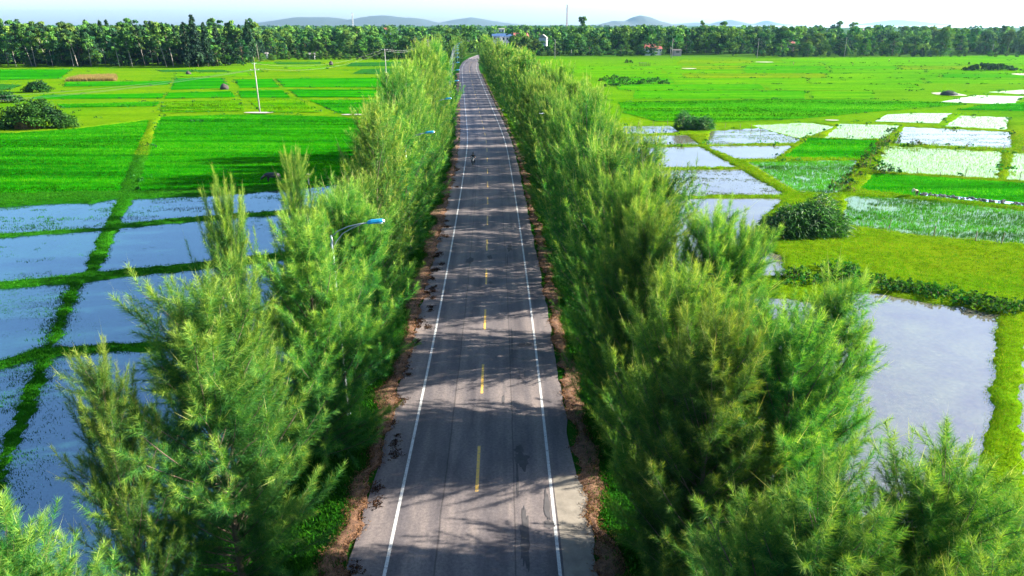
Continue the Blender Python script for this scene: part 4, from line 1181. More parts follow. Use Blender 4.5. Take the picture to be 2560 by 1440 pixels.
p4 = Vector(A(1195, 92, 640))
for px, pb, h, lab, ln in ((1387, 146, 12.0, 'power pole at the near edge of the right belt, beside the road trees', 0), (1428, 140, 4.6, 'short bare post beside the dark trees right of the road', 0), (1599, 138, 4.8, 'short bare post in front of the red roofed house', 0),
                           (1679, 146, 12.6, 'tall pale power pole right of the red roofed house', 0), (1675.5, 144, 7.2, 'shorter post standing against the tall pale pole', 0), (1763, 133, 4.2, 'short post before the eucalyptus grove', 0),
                           (1892, 146, 12.6, 'tall power pole just right of the eucalyptus grove', 0), (1915, 139, 5.4, 'short post at the right of the eucalyptus grove', 0),
                           (2110, 143, 13.0, 'power pole at the far field edge beside a small yellowish tree', 0), (2355, 141, 13.0, 'power pole in front of the large pale tree', 0), (2478, 139, 8.0, 'thin bare pole at the far right field edge', 0),
                           (1275, 120, 14.0, 'power pole beside the blue roofed building', 0), (1268, 118, 12.0, 'second pole left of the one by the blue roofed building', 0), (1317, 110, 16.0, 'thin pole among the red roofs', 0)):
    pole(px, pb, h, lab, None, ((.3, .7),) if h > 10 else (), 0, ln, slim=.9)
def wire(a, b, sag, label, rad=.022, n=14):
    a, b = Vector(a), Vector(b)
    pts = [a.lerp(b, t) - Vector((0, 0, sag * 4 * t * (1 - t))) for t in np.linspace(0, 1, n)]
    o = MB().tube([tuple(p) for p in pts], rad, 4).build('power_line', M['wire'])
    tag(o, label, 'power line', 'overhead wires across the left fields')
for k, (yL, lab) in enumerate(((238, 'upper wire crossing the left fields to the pale pole'), (252, 'middle wire crossing the left fields to the pale pole'), (257, 'lowest wire crossing the left fields to the pale pole'))):
    wire(A(-330, yL + 14, 172), p1 + Vector((-.6 + .6 * k, 0, -1.7)), 1.6, lab, .022)
for k, nmw in enumerate(('upper', 'lower')):
    wire(p1 + Vector((0, 0, -.2 - 1.2 * k)), p2 + Vector((-.6, 0, -.2 - .8 * k)), 2.4, f'{nmw} wire between the pale pole and the transformer pole', .012)
    wire(p2 + Vector((.5, 0, -.2 - .5 * k)), p3 + Vector((0, 0, -.2 - .9 * k)), 2.6, f'{nmw} wire between the transformer pole and the slim pole', .03)
    wire(p3 + Vector((0, 0, -.2 - .9 * k)), p4 + Vector((0, 0, -.6 * k)), 3.0, f'{nmw} wire from the slim pole towards the village', .03)

# ------------------------------------------------------------------ bushes
def bush(name, px, py, wide, tall, deep, label, cols, per=70, size=.28, seed=0, lumps=None, group=None, z=-1.0, mat='leaf', n=None):
    x, y, _ = P(px, py, z)
    r = np.random.default_rng(seed + 700)
    root = empty(name, (x, y + deep * .3, z)); tag(root, label, 'bush', group)
    w = MB(); L = []
    n = n or max(5, int(wide * 1.6))
    for k in range(n):
        u = (k + r.random()) / n * 2 - 1
        hz_ = tall * (1 - abs(u) ** 2.2) ** .6 * r.uniform(.7, 1.0) + .15
        rr = max(.2, tall * r.uniform(.20, .42))
        c = (u * wide / 2 * .92, r.uniform(-.5, .5) * deep * (1 - u * u * .6), max(hz_ - rr * .75, rr * .3))
        L.append((*c, rr * 1.2, rr * 1.1, rr)); L.append((c[0] + r.normal(0, .3), c[1] - deep * .2, c[2] * .45, rr, rr, rr))
        w.tube([(c[0] * .7, c[1] * .5, -.2), (c[0] * .9, c[1], c[2] * .6), c], [.05, .035, .012], 4, False)
    for k in range(n * 2):
        u = r.uniform(-1, 1); L.append((u * wide * .53, r.uniform(-.6, .6) * deep, tall * (1 - abs(u) ** 2.5) ** .7 * r.uniform(.15, 1.12), tall * r.uniform(.07, .2), tall * .13, tall * r.uniform(.08, .24)))
    V, C = leaf_cloud(L, per, size, cols, seed + 701, .9)
    link('foliage', np_mesh('bush_foliage', V, np.arange(len(V)).reshape(-1, 3), M[mat], C), root)
    w.build('stems', M['bark'], root, True)
    return root
BB = [(.012, .07, .006), (.02, .10, .007), (.035, .13, .008), (.008, .05, .010)]
bush('bush', 80, 322, 15, 5.2, 6, 'large rounded bush with dry tan grass at the left edge of the fields', BB, 60, .34, 1)
bush('bush', 92, 231, 8.5, 3.6, 4, 'dark dome shaped bush behind the large left bush', BB[:2] + BB[3:], 50, .4, 2)
bush('bush', 8, 257, 8, 3.2, 4, 'dark bush cut by the left edge, crossed by wires', BB[:1] + BB[3:], 50, .4, 3)
bush('bush', 2480, 177, 27, 3.4, 6, 'long low dark thicket alone in the far right field', [(.006, .04, .010), (.010, .055, .010), (.016, .07, .010)], 22, .7, 4, n=26)
def reed_clump(name, px, py, domes, label, n, ll, seed, cols, z=-1.0):
    """clump of long arching strap leaves; domes: (dx, dy, radius, height)"""
    x, y, _ = P(px, py, z); r = np.random.default_rng(seed)
    root = empty(name, (x, y, z)); tag(root, label, 'bush')
    Vs, Fs, Cs = [], [], []; off = 0
    w = MB()
    tot = sum(d[2] ** 2 for d in domes)
    for dx, dy, rd, hh in domes:
        m = int(n * rd * rd / tot)
        d = unit(r.normal(0, 1, (m, 3))); d[:, 2] = np.abs(d[:, 2])
        c = np.array([dx, dy, 0]) + d * np.array([rd, rd, hh]) * (.35 + .65 * r.random((m, 1)) ** .4)
        out = unit(d * np.array([1, 1, .5]) + r.normal(0, .45, (m, 3))); out[:, 2] = np.abs(out[:, 2]) * .7 + .15
        L = ll * r.uniform(.6, 1.3, (m, 1))
        p1_ = c + out * L * .5; p2_ = p1_ + (out * np.array([1, 1, .1]) - np.array([0, 0, .45])) * L * .55
        sd = unit(np.cross(out, r.normal(0, 1, (m, 3)))) * (ll * .055)
        V = np.stack([c - sd * .6, c + sd * .6, p1_ + sd, p1_ - sd, p2_], 1).reshape(-1, 3)
        i = np.arange(m)[:, None] * 5 + off
        Fs.append(np.concatenate([i + [0, 1, 2], i + [0, 2, 3], i + [3, 2, 4]], 0)); off += m * 5
        C = np.array(cols)[r.integers(0, len(cols), m)] * r.uniform(.7, 1.35, (m, 1))
        Vs.append(V); Cs.append(np.repeat(C, 5, 0))
        for k in range(10):
            a = r.uniform(0, 6.28); q = r.uniform(.1, .75)
            w.tube([(dx + math.cos(a) * rd * q * .4, dy + math.sin(a) * rd * q * .4, -.2), (dx + math.cos(a) * rd * q, dy + math.sin(a) * rd * q, hh * .8)], [.04, .02], 4, False)
    link('leaves', np_mesh('strap_leaves', np.vstack(Vs), np.vstack(Fs), M['reed'], np.vstack(Cs)), root)
    w.build('stems', M['bark'], root, True)
RC = [(.018, .10, .012), (.032, .14, .014), (.055, .19, .018), (.008, .055, .010)]
reed_clump('reed_clump', 2010, 588, [(-2.9, .2, 1.9, 2.2), (-1.2, .5, 2.2, 3.3), (.9, .8, 2.3, 3.5), (2.3, 1.4, 1.9, 4.2), (3.3, .6, 1.5, 2.4)], 'big round clump of long arching leaves beside the blue paddy', 5200, 1.0, 31, RC)
reed_clump('reed_clump', 1735, 323, [(-2.4, 0, 1.7, 3.9), (-.2, .2, 1.9, 2.6), (2.2, 0, 1.8, 2.7)], 'spiky screw pine clump mirrored in the middle paddies', 2600, 1.1, 32, RC[:2] + RC[3:])
# leafy bank above the fish pond, shrubs on the broad bund
bank = [(2115,693),(2150,700),(2190,707),(2232,715),(2275,722),(2320,728),(2362,735),(2405,745),(2445,755),(2482,765),(2520,775),(2100,672),(2555,772),(1990,690),(2020,705)]
for i, (px, py) in enumerate(sorted(bank)):
    bush('bank_shrub', px, py + 6, 3.2 + random.random() * 1.4, .40 + random.random() * .45, 2.2, f'leafy dark creeper, {ORD[i]} from the left on the bank above the fish pond', BB + [(.05, .15, .008), (.07, .16, .008)], 190, .15, 40 + i, group='creepers on the fish pond bank', n=12)
for i, (px, py) in enumerate(sorted([(2118,462),(2140,440),(2158,420),(2172,402),(2186,388),(2202,370),(2214,356),(2232,332),(2100,478),(2235,359),(2292,364),(2205,430),(2222,434)])):
    bush('bund_shrub', px, py, 2.2 + random.random() * 1.5, .7 + random.random() * .6, 1.4, f'straggly shrub, {ORD[i]} from the left on the broad bund between rice plots', BB + [(.09, .12, .015), (.13, .12, .03)], 90, .2, 60 + i, group='shrubs on the broad bund', n=5)
for i, (px, py) in enumerate(sorted([(1515,203),(1538,200),(1560,203),(1590,212),(1615,210),(1640,206),(1660,211),(1530,217),(1555,214)])):
    bush('field_shrub', px, py, 4 + random.random() * 3, 1.2 + random.random(), 2, f'dark shrub, {ORD[i]} from the left in the ragged line beside the right tree rows', BB, 40, .35, 80 + i, group='ragged line of shrubs in the right field', n=6)
# small weed clumps on the far bunds: too many to count
r = np.random.default_rng(41); L = []
for nm, ty, w, y0 in PLOTS:
    if y0 < 95: continue
    for i in range(len(w)):
        a, b = w[i], w[(i + 1) % len(w)]; ln = np.hypot(*(b - a))
        if abs(b[0] - a[0]) < abs(b[1] - a[1]) * .3: continue
        for _ in range(int(ln / 9)):
            q = a + (b - a) * r.random()
            if not in_view(np.array([q]), 30)[0] or abs(float(road_s(q[0], q[1]))) < 13: continue
            s = r.uniform(.25, .9) * (1 if r.random() < .8 else 1.7)
            L.append((q[0], q[1], -.9, s * 1.6, s * .8, s * .55))
for _ in range(260):
    q = (r.uniform(-260, 330), r.uniform(170, 440))
    if abs(float(road_s(q[0], q[1]))) < 16 : continue
    s = r.uniform(.3, 1.1); L.append((q[0], q[1], -.9, s * 2.2, s, s * .5))
V, C = leaf_cloud(L, 16, .32, BB, 51)
o = link('bund_weeds', np_mesh('bund_weeds', V, np.arange(len(V)).reshape(-1, 3), M['leaf'], C)); tag(o, 'weed clumps dotted along the far bunds', kind='stuff')
# dry maize stubble strip and dry tan grass by the large bush
q = np.array([P(x, y, -1)[:2] for x, y in ((160, 204), (200, 194), (292, 191), (292, 203))])
p = rand_in(q[::-1], 5200, r)
o = link('dry_maize', tufts(np.hstack([p, np.full((len(p), 1), -.95)]), 1.5, .22, 4, [(.22, .16, .06), (.26, .19, .08), (.17, .15, .04)], .3, .25, 3, 'dry_maize')); tag(o, 'strip of dry tan maize', kind='stuff')
c = np.array(P(72, 321, -1)); p = c + np.stack([r.normal(0, 1.0, 500), r.normal(-.6, .4, 500), np.zeros(500)], 1)
o = link('dry_grass', tufts(p, 2.4, .10, 4, [(.30, .21, .09), (.24, .16, .06)], .1, .5, 4, 'dry_grass')); tag(o, 'tan dry grass in front of the large left bush', kind='stuff')

# ------------------------------------------------------------------ fence posts
lines = {
 'fence above the yellow meadow': [(2222,548,570),(2334,565,587),(2439,578,602),(2503,582,610)],
 'fence below the large pale rice plot': [(2227,414,426),(2293,420,434),(2351,428,440),(2413,422,440),(2549,428,452)],
 'fence above the large pale rice plot': [(2247,346,359),(2279,344,357),(2292,353,362),(2332,353,363),(2372,356,367),(2416,357,370),(2466,364,374),(2508,360,375),(2556,365,378)],
 'fence along the shrubby bund': [(2203,337,350),(2211,348,362),(2220,339,356),(2189,372,384),(2173,399,419),(2165,402,418)],
 'fence below the distant pale plots': [(2048,327,340),(2118,330,345),(1812,307,321),(1851,309,321),(1879,309,323),(1902,316,328)],
 'fence beside the screw pine clump': [(1595,304,315),(1632,304,314),(1669,297,311)]}
for nm, ps in lines.items():
    for i, (px, pt, pb) in enumerate(ps):
        x, y, _ = P(px, pb, -1.0)
        z0 = float(ground_z(np.array([x]), np.array([y]))[0])
        h = A(px, pt, y)[2] - z0
        ln = random.uniform(-.12, .12)
        b = MB().tube([(0, 0, -.3), (ln * .5, 0, h * .5), (ln, 0, h)], [.055, .05, .04], 6)
        b.tube([(ln * .7, 0, h * .78), (ln * .7 + .12, .02, h * .92)], [.02, .012], 4)
        o = b.build('fence_post', M['wood']); o.location = (x, y, z0)
        tag(o, f'weathered wooden post, {ORD[i]} from the left in the {nm}', 'fence post', 'fence posts among the paddies')

# ------------------------------------------------------------------ figures grown from skeletons
def skin_body(name, joints, bones, mat, parent=None, sub=1, root=0):
    """joints: {name: ((x,y,z), radius, colour)}; one continuous skin; colour of the nearest joint"""
    names = list(joints); me = bpy.data.meshes.new(name)
    me.from_pydata([joints[k][0] for k in names], [(names.index(a), names.index(b)) for a, b in bones], [])
    o = bpy.data.objects.new(name, me); COL.objects.link(o)
    sk = o.modifiers.new('skin', 'SKIN'); sk.use_smooth_shade = True
    ss = o.modifiers.new('sub', 'SUBSURF'); ss.levels = ss.render_levels = sub
    for i, k in enumerate(names):
        rr = joints[k][1]; rr = rr if hasattr(rr, '__len__') else (rr, rr)
        me.skin_vertices[0].data[i].radius = rr
    me.skin_vertices[0].data[root].use_root = True
    dg = bpy.context.evaluated_depsgraph_get(); dg.update()
    new = bpy.data.meshes.new_from_object(o.evaluated_get(dg))
    bpy.data.objects.remove(o)
    co = np.zeros(len(new.vertices) * 3, np.float32); new.vertices.foreach_get('co', co); co = co.reshape(-1, 3)
    jp = np.array([joints[k][0] for k in names]); jc = np.array([joints[k][2] for k in names])
    jr = np.array([np.max(joints[k][1]) for k in names])
    d = np.linalg.norm(co[:, None] - jp[None], axis=2) - jr[None] * .6
    c4 = np.ones((len(co), 4), np.float32); c4[:, :3] = jc[np.argmin(d, 1)]
    ca = new.color_attributes.new('tint', 'FLOAT_COLOR', 'POINT'); ca.data.foreach_set('color', c4.ravel())
    new.materials.clear(); new.materials.append(mat); new.name = name
    new.polygons.foreach_set('use_smooth', np.ones(len(new.polygons), bool))
    if parent == 'mesh': return new
    return link(name, new, parent)
SKIN = (.30, .17, .11)
def figure(top, legs, pose='stand', name='body'):
    if pose == 'stand':
        j = {'pelvis': ((0, 0, .92), (.15, .11), legs), 'waist': ((0, 0, 1.08), (.14, .10), top), 'chest': ((0, .01, 1.30), (.17, .115), top), 'neck': ((0, 0, 1.47), .055, SKIN), 'head': ((0, -.02, 1.60), (.085, .10), SKIN), 'crown': ((0, -.01, 1.69), .06, (.02, .015, .012))}
        for s, n in ((-1, 'l'), (1, 'r')):
            j.update({f'hip{n}': ((s * .09, 0, .86), .095, legs), f'knee{n}': ((s * .10, -.03, .48), .062, legs), f'ankle{n}': ((s * .10, .02, .09), .045, legs), f'toe{n}': ((s * .11, -.13, .04), .04, SKIN),
                      f'sh{n}': ((s * .19, 0, 1.38), .06, top), f'el{n}': ((s * .26, .02, 1.10), .045, top), f'wr{n}': ((s * .25, -.10, .88), .032, SKIN), f'ha{n}': ((s * .24, -.16, .80), .035, SKIN)})
    elif pose == 'bend':
        j = {'pelvis': ((0, .05, .80), (.16, .13), legs), 'waist': ((0, -.12, .93), (.15, .12), top), 'chest': ((0, -.36, .98), (.17, .13), top), 'neck': ((0, -.52, .93), .06, SKIN), 'head': ((0, -.63, .88), (.09, .10), SKIN), 'crown': ((0, -.69, .86), .06, (.02, .015, .012))}
        for s, n in ((-1, 'l'), (1, 'r')):
            j.update({f'hip{n}': ((s * .10, .05, .74), .10, legs), f'knee{n}': ((s * .11, -.06, .42), .066, legs), f'ankle{n}': ((s * .11, .04, .08), .05, SKIN), f'toe{n}': ((s * .12, -.11, .03), .04, SKIN),
                      f'sh{n}': ((s * .19, -.42, .93), .06, top), f'el{n}': ((s * .22, -.46, .66), .045, SKIN), f'wr{n}': ((s * .16, -.52, .42), .033, SKIN), f'ha{n}': ((s * .14, -.55, .33), .035, SKIN)})
    else:   # riding, facing -y
        j = {'pelvis': ((0, .18, .80), (.16, .13), legs), 'waist': ((0, .14, .98), (.15, .11), top), 'chest': ((0, .06, 1.20), (.18, .12), top), 'neck': ((0, .02, 1.37), .06, SKIN), 'head': ((0, -.02, 1.49), (.085, .10), SKIN), 'crown': ((0, 0, 1.58), .07, (.01, .01, .012))}
        for s, n in ((-1, 'l'), (1, 'r')):
            j.update({f'hip{n}': ((s * .11, .12, .76), .10, legs), f'knee{n}': ((s * .19, -.26, .66), .07, legs), f'ankle{n}': ((s * .19, -.12, .26), .05, legs), f'toe{n}': ((s * .20, -.28, .23), .045, (.02, .02, .02)),
                      f'sh{n}': ((s * .20, .05, 1.29), .065, top), f'el{n}': ((s * .33, -.14, 1.10), .05, top), f'wr{n}': ((s * .30, -.40, 1.03), .035, SKIN), f'ha{n}': ((s * .29, -.47, 1.02), .04, SKIN)})
    b = [('pelvis', 'waist'), ('waist', 'chest'), ('chest', 'neck'), ('neck', 'head'), ('head', 'crown')]
    for n in 'lr':
        b += [('pelvis', f'hip{n}'), (f'hip{n}', f'knee{n}'), (f'knee{n}', f'ankle{n}'), (f'ankle{n}', f'toe{n}'), ('chest', f'sh{n}'), (f'sh{n}', f'el{n}'), (f'el{n}', f'wr{n}'), (f'wr{n}', f'ha{n}')]
    return skin_body(name, j, b, M['cloth'], 'mesh')
me_hat = MB().lathe([(.27, 0), (.25, .01), (.01, .17)], (0, 0, 0), 14).mesh('conical_hat', M['straw'], True)
def person(px, py, top, legs, pose, rz, label, hat=None, z=-1.12, s=1.0, group=None):
    x, y, _ = P(px, py, z)
    root = empty('person', (x, y, z), rz); root.scale = (s, s, s); tag(root, label, 'person', group)
    link('body', figure(top, legs, pose), root)
    if hat:
        h = link('hat', me_hat, root); h.location = hat; 
        if pose == 'bend': h.rotation_euler = (R(70), 0, 0)
    return root
person(773, 464, (.012, .012, .016), (.42, .38, .34), 'stand', R(-60), 'person in a dark top, pale trousers and conical hat beside the flooded paddy', (0, -.01, 1.64))
person(2291, 492, (.42, .34, .22), (.02, .02, .025), 'bend', R(-80), 'person in a tan shirt bending over to plant rice', (0, -.67, .93))
for i, (px, py, top, lab) in enumerate(((2222, 156, (.02, .025, .05), 'tiny dark figure, left of two standing in the far right field'), (2272, 157, (.015, .015, .02), 'tiny dark figure, right of two standing in the far right field'),
                                        (2132, 162, (.03, .02, .02), 'tiny stooping figure in the far right field below a power pole'), (1983, 163, (.25, .05, .04), 'tiny figure in red on the far right field'))):
    person(px, py, top, (.03, .03, .03), 'bend' if i == 2 else 'stand', tr.uniform(0, 6), lab, (0, -.01, 1.64) if i == 0 else None, -.95)

# water buffalo, grazing, head to the left
HD = (.035, .036, .042)
j = {'rump': ((.95, 0, 1.12), (.30, .34), HD), 'belly': ((.35, 0, 1.02), (.36, .40), HD), 'chest': ((-.35, 0, 1.05), (.33, .38), HD), 'wither': ((-.62, 0, 1.10), (.24, .30), HD), 'neck': ((-.93, 0, .98), (.20, .24), HD),
     'poll': ((-1.20, 0, .78), (.17, .18), HD), 'face': ((-1.42, 0, .56), (.13, .13), HD), 'muzzle': ((-1.54, 0, .36), (.11, .11), HD),
     'tail0': ((1.22, 0, 1.18), .05, HD), 'tail1': ((1.32, 0, .85), .03, HD), 'tail2': ((1.34, .02, .45), .035, HD)}
b = [('rump', 'belly'), ('belly', 'chest'), ('chest', 'wither'), ('wither', 'neck'), ('neck', 'poll'), ('poll', 'face'), ('face', 'muzzle'), ('rump', 'tail0'), ('tail0', 'tail1'), ('tail1', 'tail2')]
for s, n in ((-1, 'l'), (1, 'r')):
    o_ = .1 * s
    j.update({f'th{n}': ((.98 + o_, s * .20, .82), (.15, .17), HD), f'stifle{n}': ((.82 + o_, s * .22, .62), .11, HD), f'hock{n}': ((1.06 + o_, s * .21, .40), .065, HD), f'hoof{n}': ((1.0 + o_, s * .21, .05), .06, HD),
              f'shd{n}': ((-.50 - o_, s * .20, .78), (.13, .15), HD), f'knee{n}': ((-.48 - o_, s * .21, .40), .065, HD), f'fhoof{n}': ((-.50 - o_, s * .21, .05), .06, HD)})
    b += [('rump', f'th{n}'), (f'th{n}', f'stifle{n}'), (f'stifle{n}', f'hock{n}'), (f'hock{n}', f'hoof{n}'), ('chest', f'shd{n}'), (f'shd{n}', f'knee{n}'), (f'knee{n}', f'fhoof{n}')]
x, y, _ = P(680, 456, -1.1)
root = empty('water_buffalo', (x, y, -1.06), R(6)); root.scale = (1.0, 1.0, 1.0); tag(root, 'dark grey water buffalo grazing at the edge of the rice', 'buffalo')
link('body', skin_body('buffalo_body', j, b, M['hide'], 'mesh', root=1), root)
for s in (-1, 1):
    MB().tube([(-1.22, s * .10, .84), (-1.18, s * .34, .90), (-1.02, s * .52, .98), (-.86, s * .50, 1.08)], [.075, .07, .05, .015], 6).build('horn', M['horn'], root, True)
    MB().tube([(-1.16, s * .13, .76), (-1.12, s * .24, .72), (-1.10, s * .32, .66)], [.03, .09, .02], 6).build('ear', M['hide'], root, True)

# motorbike coming towards the camera, and its rider
x, y, _ = P(1183, 411)
root = empty('motorbike', (x, y, 0.012), R(-1)); root.scale = (1.12,) * 3; tag(root, 'black and white motorbike riding towards the camera in the left lane', 'motorbike')
def wheel(yc, name):
    ty = MB(); n = 20
    ring = [(0, yc + math.cos(a) * .245, .285 + math.sin(a) * .245) for a in np.linspace(0, 2 * math.pi, n + 1)]
    ty.tube(ring, .042, 8, False)
    w_ = ty.build('wheel', M['rubber'], root, True)
    rm = MB().tube([(0, yc + math.cos(a) * .20, .285 + math.sin(a) * .20) for a in np.linspace(0, 2 * math.pi, n + 1)], .016, 5, False)
    for k in range(6):
        a = k * math.pi / 3; rm.tube([(0, yc, .285), (0, yc + math.cos(a) * .2, .285 + math.sin(a) * .2)], .010, 4)
    rm.tube([(-.06, yc, .285), (.06, yc, .285)], .035, 8); rm.build('rim', M['steel'], w_, True)
wheel(-.62, 'front'); wheel(.58, 'rear')
fr = MB(); 
fr.tube([(0, -.50, .86), (0, -.30, .50), (0, .10, .44), (0, .45, .60), (0, .85, .80)], [.05, .06, .10, .10, .05], 8); fr.box((0, .08, .36), (.20, .34, .24), 0, .8); fr.build('frame', M['black'], root, True)
MB().tube([(-.07, -.62, .285), (-.07, -.46, .95)], .022, 6).build('fork', M['steel'], root, True)
MB().tube([(.07, -.62, .285), (.07, -.46, .95)], .022, 6).build('fork', M['steel'], root, True)
for s in (-1, 1):
    q = MB(); q.add([(s * .02, -.62, .52), (s * .10, -.58, .60), (s * .20, -.50, .92), (s * .14, -.56, .96), (s * .03, -.64, .74), (s * .02, -.56, .52), (s * .10, -.52, .60), (s * .20, -.44, .92), (s * .14, -.48, .96), (s * .03, -.56, .74)],
              [(0, 1, 2, 3, 4), (9, 8, 7, 6, 5), (0, 5, 6, 1), (1, 6, 7, 2), (2, 7, 8, 3), (3, 8, 9, 4), (4, 9, 5, 0)]); q.build('fairing', M['bodywhite'], root)
    lg = MB(); lg.box((s * .17, -.34, .55), (.05, .14, .50), 0, .9); lg.build('leg_shield', M['black'], root)
    MB().tube([(s * .10, -.44, 1.0), (s * .30, -.42, 1.04), (s * .36, -.36, 1.03)], .016, 6).build('handlebar', M['black'], root, True)
    mr_ = MB(); mr_.tube([(s * .22, -.44, 1.03), (s * .30, -.46, 1.2)], .008, 4); mr_.lathe([(.01, -.02), (.055, -.012), (.055, .012), (.01, .02)], (s * .31, -.46, 1.22), 10); mr_.build('mirror', M['black'], root, True)
fw = MB(); fw.box((0, -.62, .56), (.11, .34, .05), 0, .8); fw.build('mudguard', M['black'], root)
MB().lathe([(.02, 0), (.075, .02), (.085, .06), (.05, .10)], (0, -.52, .97), 10).build('headlight', M['lens'], root, True)
st_ = MB(); st_.box((0, .30, .73), (.26, .62, .10), 0, .85); st_.build('seat', M['black'], root)
pr = empty('person', (x, y, 0.012), R(-1)); pr.scale = (1.12,) * 3; tag(pr, 'rider in dark clothes and dark helmet on the motorbike', 'person')
link('body', figure((.012, .012, .015), (.015, .016, .022), 'ride'), pr)
hm = MB().lathe([(.115, -.03), (.135, .05), (.12, .12), (.07, .165), (.01, .18)], (0, 0, 1.50), 14).build('helmet', M['black'], pr, True)
MB().box((0, -.11, 1.49), (.14, .02, .07)).build('visor', M['lens'], hm)

# ------------------------------------------------------------------ huts, haystacks, mounds, sandy patches
def blob_mesh(prof, n, seed, mat, name, sx=1, sy=1):
    b = MB().lathe(prof, (0, 0, 0), n); r = np.random.default_rng(seed)
    b.v = [(x * sx * (1 + r.normal(0, .05)), y * sy * (1 + r.normal(0, .05)), z * (1 + r.normal(0, .04))) for x, y, z in b.v]
    return b.mesh(name, mat, True)
for px, py, s, lab in ((561, 223, 1.5, 'dark straw shelter with a bent pole on the bund of the left fields'), (471, 186, 1.2, 'small dark straw hut far behind on the left fields')):
    x, y, _ = P(px, py, -.95); root = empty('straw_shelter', (x, y, -.95)); root.scale = (s,) * 3; tag(root, lab, 'hut')
    link('thatch', blob_mesh([(1.0, 0), (.95, .4), (.7, .85), (.35, 1.15), (.05, 1.3)], 14, px, M['net'], 'thatch'), root)
    MB().tube([(.3, -.8, 1.2), (.6, -.9, 1.1), (1.2, -.8, .9), (1.4, -.6, .2)], [.04, .05, .05, .04], 6).build('bent_pole', M['wood'], root, True)
    for k in range(5):
        a = k * 1.3; MB().tube([(math.cos(a), math.sin(a), 0), (.1 * math.cos(a), .1 * math.sin(a), 1.33)], .03, 4).build('pole', M['wood'], root)
x, y, _ = P(828, 163, -.95); root = empty('haystack', (x, y, -.95)); tag(root, 'dark rounded haystack before the left belt', 'haystack')
link('straw_dome', blob_mesh([(1.0, 0), (1.15, .8), (1.0, 1.5), (.55, 2.0), (.06, 2.25)], 16, 5, M['net'], 'straw_dome'), root); MB().tube([(0, 0, 2.1), (0, 0, 2.7)], .04, 5).build('centre_pole', M['wood'], root)
def patch(name, px, py, rx, ry, seed, mat='sand', z=-.82):
    x, y, _ = P(px, py, z); V = []
    for k in range(30):
        a = 2 * math.pi * k / 30; q = .7 + .6 * fbm(np.array([math.cos(a) * 1.5 + seed]), np.array([math.sin(a) * 1.5]), seed, 3)[0]
        V.append((x + math.cos(a) * rx * q, y + math.sin(a) * ry * q, z))
    me = bpy.data.meshes.new(name); me.from_pydata(V, [], [tuple(range(30))]); me.materials.append(M[mat]); me.update()
    o = link(name, me); o['kind'] = 'structure'
patch('sand_patch', 645, 281, 3.6, 1.6, 1); patch('sand_patch', 2368, 235, 4.6, 6.0, 2); patch('sand_patch', 2565, 186, 6, 6, 3); patch('sand_patch', 1722, 171, 3.5, 3, 4); patch('sand_patch', 1912, 155, 5, 4, 5)
patch('sand_patch', 2080, 300, 1.6, 1.0, 6); patch('sand_patch', 890, 286, 3.4, 1.2, 8)
x, y, _ = P(2372, 237, -.86); root = empty('grassy_mound', (x, y, -.86)); tag(root, 'dark grassy mound on the pale sand patch in the right field', 'mound')
link('earth', blob_mesh([(2.3, 0), (2.0, .55), (1.3, 1.0), (.5, 1.3), (.05, 1.38)], 20, 8, M['hill'], 'mound_earth', 1.2, .9), root)
V, C = leaf_cloud([(r.normal(0, .9), r.normal(0, .6), .9, .9, .7, .5) for _ in range(9)], 50, .25, [(.03, .10, .02), (.05, .13, .03)], 4)
link('grass', np_mesh('mound_grass', V, np.arange(len(V)).reshape(-1, 3), M['leaf'], C), root)
# ploughed mud strip behind the planting person
q0, q1 = MUD0, MUD1; e = (q1 - q0)[:2]; e /= np.hypot(*e); nrm = np.array([-e[1], e[0]])
V = []; L_ = int(np.hypot(*(q1 - q0)[:2]))
for k in range(L_ + 1):
    c = q0[:2] + e * k; wv_ = .75 + .25 * vnoise(np.array([k * .6]), np.array([0.]), 3)[0]
    V += [(*(c - nrm * wv_), -1.09), (*(c + nrm * wv_), -1.09)]
me = bpy.data.meshes.new('mud_strip'); me.from_pydata(V, [], [(2 * k, 2 * k + 1, 2 * k + 3, 2 * k + 2) for k in range(L_)]); me.materials.append(M['pond']); me.update()
link('mud_strip', me)['kind'] = 'structure'
cl = MB()
for k in range(L_ * 7):
    c = q0[:2] + e * random.random() * L_ + nrm * random.gauss(.1, .4); rr = random.uniform(.10, .26)
    cl.lathe([(rr, 0), (rr * .8, rr * .5), (rr * .2, rr * .8)], (*c, -1.095), 6)
o = cl.build('mud_clods', mat_plain('wet_mud', (.025, .024, .018), .5, 0, .3, 4)); tag(o, 'dark wet clods turned up along the planted strip', kind='stuff')

